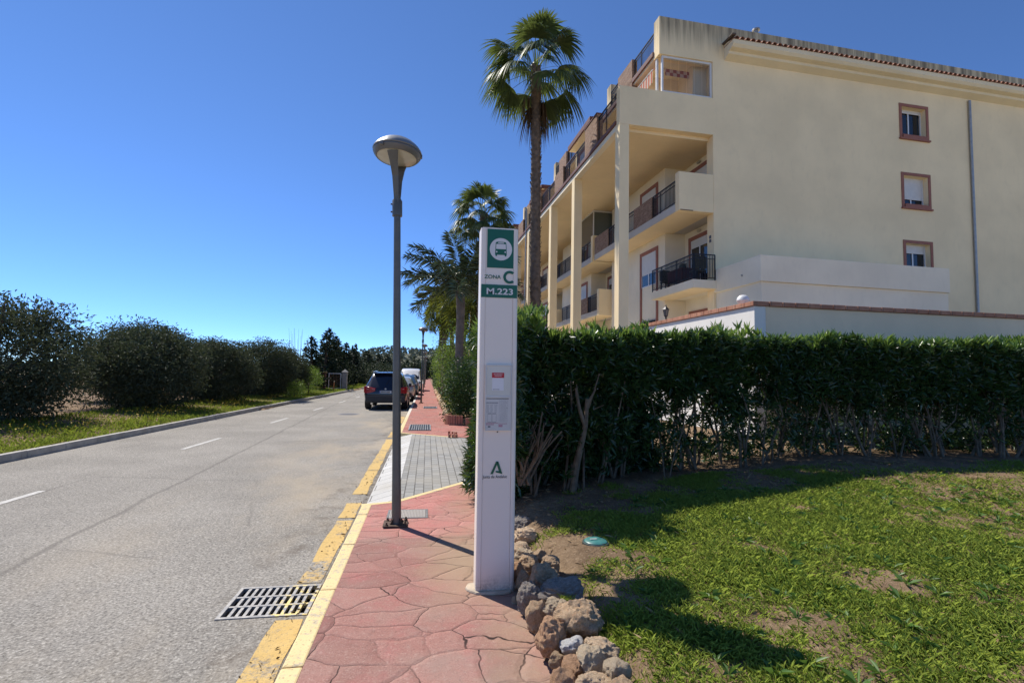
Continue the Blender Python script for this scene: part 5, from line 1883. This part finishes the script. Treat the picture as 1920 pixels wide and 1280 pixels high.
def fan_palm(name, loc, H, lab, crown_r=1.45, nl=34, trunk_r=.19, lean=(0, 0), seed=1, deadn=7, group=None, cat="palm tree", tips=True):
    random.seed(seed)
    t = tag(empty(name, loc), lab, cat, group)
    m = MB()
    n = 14
    pts, rad = [], []
    for i in range(n + 1):
        f_ = i / n
        pts.append((lean[0] * f_ + .06 * math.sin(f_ * 5 + seed), lean[1] * f_, H * f_))
        rad.append(trunk_r * (1.12 - .18 * f_ + (.10 if f_ > .86 else 0)))
    m.tube(pts, rad, 16)
    # old leaf bases as a spiral of short scales
    ns = int(H * 62 * .17 / trunk_r)
    for i in range(ns):
        f_ = (i + .5) / ns
        th = i * 2.39996
        j = min(int(f_ * n), n - 1)
        g_ = f_ * n - j
        cx_ = pts[j][0] * (1 - g_) + pts[j + 1][0] * g_
        cy_ = pts[j][1] * (1 - g_) + pts[j + 1][1] * g_
        r_ = rad[j] * (1 - g_) + rad[j + 1] * g_
        z = H * f_
        o = Vector((math.cos(th), math.sin(th), 0))
        sd = Vector((-math.sin(th), math.cos(th), 0))
        L_ = random.uniform(.07, .13) * trunk_r / .16
        ou = random.uniform(.02, .06) * trunk_r / .16
        b = Vector((cx_, cy_, z)) + o * (r_ - .015)
        w_ = .055 * trunk_r / .16
        m.add([b - sd * w_, b + sd * w_, b + sd * w_ * .7 + Vector((0, 0, L_)) + o * ou, b - sd * w_ * .7 + Vector((0, 0, L_)) + o * ou,
               b + Vector((0, 0, L_ * .9)) + o * (ou * .2)], [(0, 1, 2, 3), (3, 2, 4)])
    m.build("trunk", M_TRUNKP, t)
    top = Vector(pts[-1])
    c = Cloud()
    for i in range(nl):
        f_ = i / nl
        el = R(84 - 112 * f_ ** .95 + random.uniform(-9, 9))
        az = i * 2.39996 + random.uniform(-.3, .3) + seed
        pet = crown_r * random.uniform(.50, .74) * (1 if el > R(-10) else .80)
        Rb = crown_r * random.uniform(.50, .62)
        base = top + Vector((math.cos(az) * .10, math.sin(az) * .10, .10 - .5 * f_))
        fan_leaf(c, base, az, el, pet, Rb, .38 + .45 * f_, 38)
    c.build("crown", LF_PALM, t)
    if deadn:
        c = Cloud()
        for i in range(deadn):
            az = math.pi * (i % 2) + random.uniform(-.7, .7) + (0 if i < 4 else 1.4)
            base = top + Vector((math.cos(az) * .12, math.sin(az) * .12, -.5 - random.uniform(0, .35)))
            fan_leaf(c, base, az, R(random.uniform(-80, -60)), crown_r * .30, crown_r * .55, 1.2, 26, 50)
        c.build("dead_fronds", LF_DEAD, t)
    return t

fan_palm("fan_palm", (4.55, 20.5, 0), 14.75, "tallest fan palm, shaggy trunk rising behind the hedge before the apartment block", 2.2, 29, .20, (-.40, 0), 3, 5)
fan_palm("fan_palm", (2.55, 24.0, 0), 9.3, "second fan palm, its crown showing just above the bus stop pillar", 1.58, 34, .17, (-.1, 0), 8, 5)
for (x, y, H, r, sd, lb) in ((.95, 36, 6.0, 1.15, 21, "small dark fan palm beyond the feather palm, lowest of the group on the left"),
                             (1.75, 38.5, 7.2, 1.3, 25, "fan palm half hidden behind the feather palm's fronds, left of its trunk"),
                             (2.75, 31, 6.6, 1.25, 29, "fan palm half hidden behind the bus stop pillar, right of the feather palm's trunk")):
    fan_palm("fan_palm", (x, y, 0), H, lb, r, 24, .15, (0, 0), sd, 0, "fan palms beyond the feather palm")

# --- feather palms
def feather_frond(c, base, az, el, L_, droop, nl=58, ll=.42, w_=.019, rach=.014):
    b = Vector(base)
    h = Vector((math.cos(az), math.sin(az), 0))
    P = []
    n = 16
    p = b.copy()
    e = el
    for i in range(n + 1):
        P.append(p.copy())
        d = h * math.cos(e) + Vector((0, 0, math.sin(e)))
        p = p + d * (L_ / n)
        e -= droop / n * (1 + .7 * i / n)
    P = np.array([q[:] for q in P])
    s_ = np.array((-math.sin(az), math.cos(az), 0))
    # rachis strip pair
    V, F = [], []
    for i, q in enumerate(P):
        r_ = rach * (1 - .8 * i / n)
        V += [q - s_ * r_, q + s_ * r_]
    c.add(np.array(V), np.array([(2 * i, 2 * i + 1, 2 * i + 3) for i in range(n)] + [(2 * i, 2 * i + 3, 2 * i + 2) for i in range(n)]))
    t_ = np.repeat(np.linspace(.16, .995, nl), 2)
    sg = np.tile([-1.0, 1.0], nl)
    i0 = np.minimum((t_ * n).astype(int), n - 1)
    g_ = (t_ * n - i0)[:, None]
    Q = P[i0] * (1 - g_) + P[i0 + 1] * g_
    T = P[i0 + 1] - P[i0]
    T /= np.linalg.norm(T, axis=1, keepdims=True)
    up = np.cross(T, s_)
    up *= np.where(up[:, 2:3] < 0, -1, 1)
    m = len(t_)
    D = T * (.45 + .5 * t_[:, None]) + s_ * sg[:, None] * 1.0 + up * rng.normal(.12, .62, (m, 1))
    ln = ll * (.45 + .75 * np.sin(np.pi * np.clip(t_ * .93 + .02, 0, 1)) ** .7) * rng.uniform(.85, 1.1, m)
    c.leaves(Q, D, ln, w_, .2, .22)

def feather_palm(loc, H, lab, L_, nf, mat, seed, tr=.15, group=None, lean=(0, 0), ll=.42, elr=(78, -25), droop=1.25):
    random.seed(seed)
    t = tag(empty("feather_palm", loc), lab, "palm tree", group)
    pts = [(lean[0] * i / 10 + .03 * math.sin(i * .9), lean[1] * i / 10, H * i / 10) for i in range(11)]
    m = MB().tube(pts, [tr * (1.15 - .12 * i / 10 + (.12 if i > 8 else 0)) for i in range(11)], 16)
    for i in range(int(H * 5)):
        z = i / 5 + random.uniform(-.02, .02)
        x = lean[0] * z / H
        m.lathe([(tr * 1.0, -.016), (tr * 1.16, 0), (tr * 1.0, .016)], 14, (x + .03 * math.sin(z / H * 9), lean[1] * z / H, z))
    m.build("trunk", M_TRUNKQ, t, smooth=True)
    # swollen leaf sheaths
    m = MB()
    tp = Vector(pts[-1])
    for i in range(9):
        a = i * 2.4
        d = Vector((math.cos(a), math.sin(a), 0))
        m.tube([tp + d * tr * .7 - Vector((0, 0, .35)), tp + d * tr * .9, tp + d * tr * .75 + Vector((0, 0, .5))], [.04, .06, .02], 6)
    m.build("leaf_sheaths", M_BARK, t)
    c = Cloud()
    for i in range(nf):
        f_ = i / max(1, nf - 1)
        el = R(elr[0] + (elr[1] - elr[0]) * f_ + random.uniform(-8, 8))
        az = i * 2.39996 + seed + random.uniform(-.25, .25)
        feather_frond(c, tp + Vector((math.cos(az) * .06, math.sin(az) * .06, .1)), az, el, L_ * random.uniform(.85, 1.1), droop * random.uniform(.8, 1.15), 78, ll)
    c.build("crown", mat, t)
    return t
feather_palm((1.32, 20.0, 0), 4.75, "feather palm with long arching blue green fronds left of the bus stop pillar", 2.75, 17, LF_QUEEN, 4, .15, None, (-.13, 0), .52, (86, 8), .85)
for (x, y, H, L_, sd, lb) in ((1.05, 33, 6.0, 2.6, 5, "yellow green feather palm with drooping fronds overhanging the pavement"),
                          (2.1, 30, 5.9, 2.6, 9, "yellow green feather palm directly behind the blue green feather palm's trunk")):
    feather_palm((x, y, 0), H, lb, L_, 20, LF_YELL, sd, .13, "yellow green palms by the pavement", (0, 0), .5, (75, -35), 1.9)

# --- shrubs and trees of many leaves
def crown_cloud(c, cen, rad, nclump, nleaf, L, W, spread=.28, low=-.6, seed=0, shape=None, up=.25):
    cs = []
    while len(cs) < nclump:
        p = rng.normal(size=3)
        p /= np.linalg.norm(p)
        p *= rng.uniform(.45, 1.0) ** .5
        if p[2] < low:
            continue
        cs.append(p)
    cs = np.array(cs)
    k_ = rng.uniform(.6, 1.3, nclump)
    P, D = [], []
    for q, s_ in zip(cs, k_):
        m = int(nleaf * s_)
        loc = np.array(cen) + q * rad
        e = np.clip(rng.normal(0, 1, (m, 3)), -1.6, 1.6) * np.array(rad) * spread * s_
        P.append(loc + e)
        D.append(e / (np.linalg.norm(e, axis=1, keepdims=True) + 1e-6) * .7 + unitv(m) * .9 + [0, 0, up])
    P, D = np.concatenate(P), np.concatenate(D)
    c.leaves(P, D, rng.uniform(.7, 1.3, len(P)) * L, rng.uniform(.8, 1.2, len(P)) * W, .25, .15)

def limbs(m, base, H, spread, r, n=6, seed=0):
    rs = random.Random(seed)
    b = Vector(base)
    tk = b + Vector((rs.uniform(-.1, .1), rs.uniform(-.1, .1), H * .35))
    m.tube([b - Vector((0, 0, .2)), (b + tk) / 2 + Vector((.03, 0, 0)), tk], [r * 1.15, r, r * .85], 9)
    for i in range(n):
        a = 2 * math.pi * i / n + rs.uniform(-.4, .4)
        e = tk + Vector((math.cos(a) * spread * rs.uniform(.5, .9), math.sin(a) * spread * rs.uniform(.5, .9), H * rs.uniform(.25, .6)))
        md = (tk + e) / 2 + Vector((0, 0, -H * .05))
        m.tube([tk, md, e], [r * .6, r * .4, r * .15], 6)

def broad_tree(name, loc, H, rad, lab, mat, cat, group, nclump=26, nleaf=190, L=.09, W=.025, tr=.12, seed=0, cz=.58, low=-.8):
    t = tag(empty(name, loc), lab, cat, group)
    m = MB()
    limbs(m, (0, 0, 0), H, max(rad[0], .3), tr, 6, seed)
    m.build("trunk" if cat == "tree" else "stems", M_BARK, t)
    c = Cloud()
    crown_cloud(c, (0, 0, H * cz), rad, nclump, nleaf, L, W, .26 if nclump < 100 else .17, low, seed)
    c.build("crown" if cat == "tree" else "foliage", mat, t)
    return t

# right side, beyond the drive
t = broad_tree("shrub", (1.12, 17.0, 0), 1.8, (.60, .62, .98), "dark glossy shrub planted in the brick edged bed beyond the drive", LF_BUSH, "shrub", "shrubs beyond the drive", 46, 170, .085, .036, .04, 3, .58, -.95)
broad_tree("shrub", (1.55, 19.6, 0), 1.9, (.7, .8, .85), "dark shrub close behind the one in the brick edged bed", LF_BUSH, "shrub", "shrubs beyond the drive", 32, 140, .09, .036, .04, 4, .58)
broad_tree("shrub", (1.75, 27.5, 0), 3.9, (1.15, 1.4, 1.7), "tall leafy shrub under the feather palms, brightest on its left side", LF_BRIGHT, "shrub", "shrubs beyond the drive", 40, 150, .11, .05, .07, 5, .62)
broad_tree("shrub", (1.7, 24.0, 0), 2.3, (.75, .7, .85), "dark bush with a pale gap in front of the tall leafy shrub", LF_BUSH, "shrub", "shrubs beyond the drive", 34, 130, .10, .045, .06, 6, .62)
broad_tree("shrub", (1.45, 35, 0), 3.4, (1.0, 2.2, 1.5), "bright leafy bush beside the far pavement under the yellow green palms", LF_BRIGHT, "shrub", "shrubs beyond the drive", 36, 130, .12, .055, .07, 7, .6)
def box_hedge(loc, sx, sy, h, lab, mat, n, L, W):
    t = tag(empty("clipped_hedge", loc), lab, "hedge", "low hedges along the far pavement")
    P = rng.uniform(-1, 1, (n, 3))
    ax = rng.integers(0, 3, n)
    sgn = rng.choice([-1, 1], n)
    P[np.arange(n), ax] = sgn * rng.uniform(.8, 1.02, n)
    P = P * [sx, sy, h / 2] + [0, 0, h / 2 + .1]
    D = unitv(n) + [0, 0, .3]
    c = Cloud()
    c.leaves(P, D, L * rng.uniform(.7, 1.3, n), W, .25, .1)
    c.build("foliage", mat, t)
    m = MB()
    for i in range(10):
        x, y = random.uniform(-sx, sx) * .7, -sy + 2 * sy * i / 9
        m.tube([(x, y, -.1), (x + .05, y, h * .5), (x - .05, y + .05, h * .8)], [.03, .025, .012], 6)
    m.build("stems", M_BARK, t)
box_hedge((1.35, 43, 0), .5, 4.5, 1.25, "low clipped dark hedge beside the far stretch of pavement", LF_BUSH, 6500, .10, .05)
box_hedge((1.25, 58, 0), .5, 9, 1.4, "low hedge running on to the end of the pavement", LF_BUSH, 6500, .14, .07)
for i, (x, y, H) in enumerate(((2.2, 50, 4.0), (2.6, 64, 4.8), (2.4, 80, 5.0), (2.2, 100, 5.2))):
    broad_tree("garden_tree", (x, y, 0), H, (1.3, 1.8, 1.5), ["small leafy tree nearest along the far pavement, behind the low hedge", "second small leafy tree along the far pavement", "third small leafy tree along the far pavement, mostly hidden by nearer leaves", "last small leafy tree where the pavement vanishes"][i],
               LF_BUSH if i % 2 else LF_BRIGHT, "tree", "small trees along the far pavement", 26, 90, .2, .09, .1, 30 + i, .62)
# brick bed edge round the first shrub
t = tag(empty("brick_planter", (1.05, 15.95, 0)), "low curved terracotta brick bed edge at the far corner of the drive", "planter")
m = MB()
for i in range(16):
    a = R(130 + 140 * i / 15)
    x, y = .46 * math.cos(a) + .05, .46 * math.sin(a) + .46
    b = MB().box(-.05, .05, -.036, .036, -.1, .30)
    b.xf(Matrix.Translation((x, y, 0)) @ Matrix.Rotation(a, 4, 'Z'))
    m.add(b.v, b.f)
m.build("upright_bricks", M_COPE, t, bevel=.006)
m = MB().box(.17, 1.0, -.24, -.02, -.1, .235)
m.build("straight_edge", M_COPE, t, bevel=.006)
for i, (x, y) in enumerate(((.62, 13.62), (.70, 13.50), (.78, 13.42), (.60, 12.93), (.68, 12.90), (.76, 12.88))):
    b = MB().box(-.022, .022, -.05, .05, -.03, .085)
    b.xf(Matrix.Rotation(R(20 * (i % 3) - 15), 4, 'Z'))
    o = b.build("edging_brick", M_COPE, None, bevel=.006)
    o.location = (x, y, 0)
    tag(o, "small upright brick set at the far edge of the grey drive", "brick", "upright bricks at the drive's far edge")

# left side, across the road
OL = [(-9.3, 31.0, 4.2, 1.6, "tallest grey green olive tree, its crown rising at the photo's left edge"),
      (-9.4, 35.2, 3.6, 1.45, "rounded grey green olive tree just left of the dark conifers"),
      (-10.0, 26.0, 3.6, 1.8, "bushy olive tree across the road, second from the left beside the verge"),
      (-10.4, 20.8, 3.9, 1.9, "bushy olive tree across the road, nearest of the olives by the kerb"),
      (-11.4, 15.6, 4.2, 1.9, "large olive tree across the road at the far left of the scene"),
      (-12.6, 25.0, 4.4, 1.9, "olive tree standing in the second row behind the verge olives"),
      (-12.9, 33.0, 4.0, 1.8, "olive tree in the second row behind the tallest olive")]
for i, (x, y, H, r, lb) in enumerate(OL):
    H *= .80
    broad_tree("olive_tree", (x, y, 0), H, (r, r, H * .47), lb, LF_OLIVE, "tree", "olive trees across the road", 130, 230, .14, .042, .11, 40 + i, .50, -.98)
t = broad_tree("verge_bush", (-7.95, 36.5, 0), 1.7, (.75, 1.2, .8), "yellow green bush at the verge between the olives and the gates", LF_BRIGHT, "shrub", None, 30, 130, .10, .03, .04, 50, .52)
broad_tree("verge_bush", (-7.75, 32.0, 0), 1.0, (.5, .8, .5), "low leafy weeds at the kerb below the olive trees", LF_BRIGHT, "shrub", None, 20, 110, .09, .03, .03, 51, .5)

def conifer(name, loc, H, r, lab, mat, group, n_wh=26, seed=0, droop=.25, L=.26, W=.085, dens=16):
    rs = random.Random(seed)
    t = tag(empty(name, loc), lab, "tree", group)
    MB().tube([(0, 0, -.2), (.04, 0, H * .5), (0, .02, H)], [r * .11 + .05, r * .07 + .03, .012], 8).build("trunk", M_BARK, t)
    P, D = [], []
    for i in range(n_wh):
        f_ = i / (n_wh - 1)
        z = H * (.06 + .92 * f_)
        rad = r * ((1 - f_) ** .75 * (.75 + .5 * rs.random()) + .03)
        nb = 7 if f_ < .8 else 5
        for b in range(nb):
            a = rs.uniform(0, 2 * math.pi)
            m = max(3, int(dens * (rad / r + .15)))
            t_ = rng.random(m) ** .7
            px = np.cos(a) * rad * t_ + rng.normal(0, .05 * r + .02, m)
            py = np.sin(a) * rad * t_ + rng.normal(0, .05 * r + .02, m)
            pz = z + rad * (.25 * t_ - droop * t_ ** 2) + rng.normal(0, .04, m)
            P.append(np.stack([px, py, pz], 1))
            D.append(np.stack([np.cos(a) + rng.normal(0, .6, m), np.sin(a) + rng.normal(0, .6, m), .25 + rng.normal(0, .35, m)], 1))
    m = 30
    P.append(np.stack([rng.normal(0, .03, m), rng.normal(0, .03, m), H * rng.uniform(.88, 1.0, m)], 1))
    D.append(np.stack([rng.normal(0, .5, m), rng.normal(0, .5, m), np.ones(m)], 1))
    P, D = np.concatenate(P), np.concatenate(D)
    c = Cloud()
    c.leaves(P, D, L * rng.uniform(.6, 1.2, len(P)), W, .2, .1)
    c.build("crown", mat, t)

G = "conifers across the road"
CON = [(-9.5, 44, 5.3, 1.4, "dark spruce like conifer nearest the olives, standing behind the brown gate"),
       (-9.2, 48.5, 6.1, 1.4, "dark conifer with the left of two tall tips behind the gate pillars"),
       (-9.3, 50.5, 6.9, 1.4, "tallest dark conifer, its spire above the gate pillars"),
       (-9.2, 53.5, 6.3, 1.3, "dark conifer right of the tallest one with a thin tip"),
       (-9.6, 57, 6.0, 1.4, "dark conifer behind and right of the pale gate pillar"),
       (-9.3, 61, 5.9, 1.2, "narrow dark conifer with a thin bare tip right of the gate pillars"),
       (-9.0, 65, 5.3, 1.7, "broad dark conifer standing by the road before the cypress"),
       (-8.5, 76, 5.4, 2.0, "rounded dark conifer beside the cypress, road side"),
       (-9.5, 82, 5.8, 2.0, "dark conifer right behind the cypress"),
       (-8.3, 90, 5.6, 2.2, "dark conifer halfway between the cypress and the parked cars"),
       (-7.6, 100, 6.0, 2.4, "dark conifer seen just left of the dark estate car's roof"),
       (-6.9, 112, 6.4, 2.6, "dark conifer seen above the dark estate car's roof")]
for i, (x, y, H, r, lb) in enumerate(CON):
    H *= .82
    conifer("conifer", (x, y, 0), H, r, lb, LF_CONI, G, 28, 100 + i, .3, .24 + .001 * y, .075 + .0012 * y, 17)
conifer("cypress", (-9.6, 71, 0), 5.3, .42, "slim pointed cypress standing above the dark conifers", LF_CYP, None, 34, 140, -.4, .22, .10, 18)
conifer("cypress", (-10.1, 71.6, 0), 5.05, .36, "second slim cypress touching the pointed one", LF_CYP, None, 34, 141, -.4, .22, .10, 18)
# understory bushes that close the foot of the tree row
for i, (x, y, H) in enumerate(((-9.6, 60, 2.6), (-8.4, 72, 2.8), (-7.9, 86, 3.0), (-7.0, 98, 3.0))):
    broad_tree("thicket_bush", (x, y, 0), H, (1.6, 4.5, 1.5), ["dark thicket at the foot of the conifers beyond the pale gate pillar", "dark thicket at the roadside below the cypress", "dark thicket at the roadside past the cypress", "last dark thicket at the roadside, left of the estate car"][i],
               LF_PINE, "shrub", "thickets under the conifers", 40, 120, .22, .09, .06, 150 + i, .5, -.9)
# bare poplar twigs among the trees
t = tag(empty("bare_tree", (-10.2, 43, 0)), "leafless sapling whose thin twigs rise between the olives and the conifers", "tree")
m = MB()
rs = random.Random(9)
for i in range(14):
    x = rs.uniform(-.9, .9)
    m.tube([(x * .2, 0, 0), (x * .7, rs.uniform(-.2, .2), 2.5), (x, rs.uniform(-.3, .3), rs.uniform(3.9, 5.1))], [.03, .018, .005], 5)
m.build("twigs", simple("pale_twigs", (.20, .16, .12), .9), t)
# trees across the end of the street
for i in range(16):
    x = -9 + i * 1.75 + rng.uniform(-.5, .5)
    y = 128 + rng.uniform(0, 22)
    H = (5.2, 6.0, 4.7, 5.7, 5.3)[i % 5] + (1.0 if x > 4 else 0)
    conifer("street_end_tree", (x, y, 0), H, 3.0, "dark feathery tree in the row that closes the end of the street", LF_PINE, "trees closing the end of the street", 18, 200 + i, .35, .62, .22, 13)

# verge grass
n = 42000
Y = 8 + (85 - 8) * rng.random(n) ** 1.5
off = rng.random(n) ** 1.4 * 3.2
X = -7.80 + .0229 * Y - off
Z = verge_z(X, Y) - .02
D = np.stack([rng.normal(0, .4, n), rng.normal(0, .4, n), np.ones(n)], 1)
c = Cloud()
c.leaves(np.stack([X, Y, Z], 1), D, rng.uniform(.10, .34, n) * (.7 + .5 * np.clip(fbm2(X, Y, .7, 3, 2), -.5, .8)), .012 + .0005 * Y, .15, .3)
g = c.build("verge_grass", leafmat("verge_grass_blades", (.09, .15, .022), (.22, .27, .045), (.13, .20, .03), .5, .4, .25, (.42, .5, .06)))
tag(g, "long yellow green grass on the verge across the road", None, None, "stuff")
n = 16000
Y = 20 + 40 * rng.random(n)
X = 1.0 + rng.random(n) ** 1.3 * 2.2
Z = .02 + .22 * ss(.7, 1.8, X)
D = np.stack([rng.normal(0, .5, n), rng.normal(0, .5, n), np.ones(n)], 1)
c = Cloud()
c.leaves(np.stack([X, Y, Z], 1), D, rng.uniform(.05, .14, n), .012, .15, .3)
g = c.build("garden_grass", LF_GRASS)
tag(g, "bright grass in the strip beside the far pavement", None, None, "stuff")
# yellow flowers near the kerb at the left
c = Cloud()
n = 700
Y = rng.uniform(12, 27, n)
X = -7.95 + .0229 * Y - rng.random(n) * 1.4
P = np.stack([X, Y, verge_z(X, Y) + rng.uniform(.12, .30, n)], 1)
c.leaves(P, unitv(n) + [0, 0, .6], .035, .035, .1, 0)
g = c.build("verge_flowers", simple("yellow_petals", (.62, .42, .02), .7))
tag(g, "small yellow wildflowers in the verge grass", None, None, "stuff")

# --- hills behind
def hill_h(x, y):
    a = 23 * np.exp(-((x - 75) / 70.0) ** 2) * ss(330, 520, y)
    b = 9 * np.exp(-((x + 38) / 30.0) ** 2) * ss(300, 430, y)
    c_ = 13 * ss(250, 420, y) * np.exp(-((x - 20) / 120.0) ** 2)
    return a + b + c_ - 2
xs, ys = np.arange(-700, 900, 16.0), np.arange(220, 900, 16.0)
HX, HY = np.meshgrid(xs, ys)
HZ = hill_h(HX, HY) + 3.2 * fbm2(HX, HY, .012, 4, 4) * ss(260, 400, HY)
V = np.stack([HX, HY, HZ], -1).reshape(-1, 3)
nx, ny = len(xs), len(ys)
i_ = np.arange(ny - 1)[:, None] * nx + np.arange(nx - 1)[None]
F = np.stack([i_, i_ + 1, i_ + 1 + nx, i_ + nx], -1).reshape(-1, 4)
c = Cloud()
c.add(V, F)
k = NT("hazed_scrub_hillside")
cc = k.mix(k.ramp(k.noise(.06, 6, .65), .38, .62), (.10, .115, .085), (.19, .18, .13))  # distance haze painted in: scrub colour lightened and greyed
k.fin(cc, .95, 0, .1)
struct(c.build("hills", k.m, smooth=True))
# wooded cover of the hills: far-off mass of crowns
n = 5200
X = rng.uniform(-330, 420, n)
Y = rng.uniform(250, 640, n)
nn = fbm2(X, Y, .02, 9, 3)
kp = nn > -.12
X, Y = X[kp], Y[kp]
Z = hill_h(X, Y)
c = Cloud()
for j in range(9):
    m = len(X)
    P = np.stack([X + rng.normal(0, 1.6, m), Y + rng.normal(0, 1.6, m), Z + rng.uniform(.5, 4.5, m)], 1)
    c.leaves(P, unitv(m) + [0, 0, .4], rng.uniform(1.6, 3.4, m), rng.uniform(1.3, 2.4, m), .3, .1)
g = c.build("hillside_woods", leafmat("hazed_hillside_crowns", (.085, .105, .08), (.15, .165, .12), None, .8, .1, .1))  # crown colours lightened and greyed to carry the haze
tag(g, "wooded cover on the distant hills beyond the street's end", None, None, "stuff")
M_HW = simple("pale_house_wall", (.55, .47, .40), .9)
M_HR = simple("house_roof", (.30, .16, .11), .9)
HS = [(84, 470), (91, 480), (100, 474), (72, 486), (64, 466), (110, 488), (55, 500)]
for i, (x, y) in enumerate(HS):
    z = float(hill_h(np.array(x), np.array(y)))
    t = tag(empty("hillside_house", (x, y, z), R(15 * i)), "tiny pale house among trees on the distant hillside", "house", "houses on the distant hill")
    MB().box(-3, 3, -2.5, 2.5, -4, 3.4).build("wall", M_HW, t)
    MB().extr([(-3, 3.4), (3, 3.4), (0, 4.6)], 'x', -3.4, 3.4).build("roof", M_HR, t)
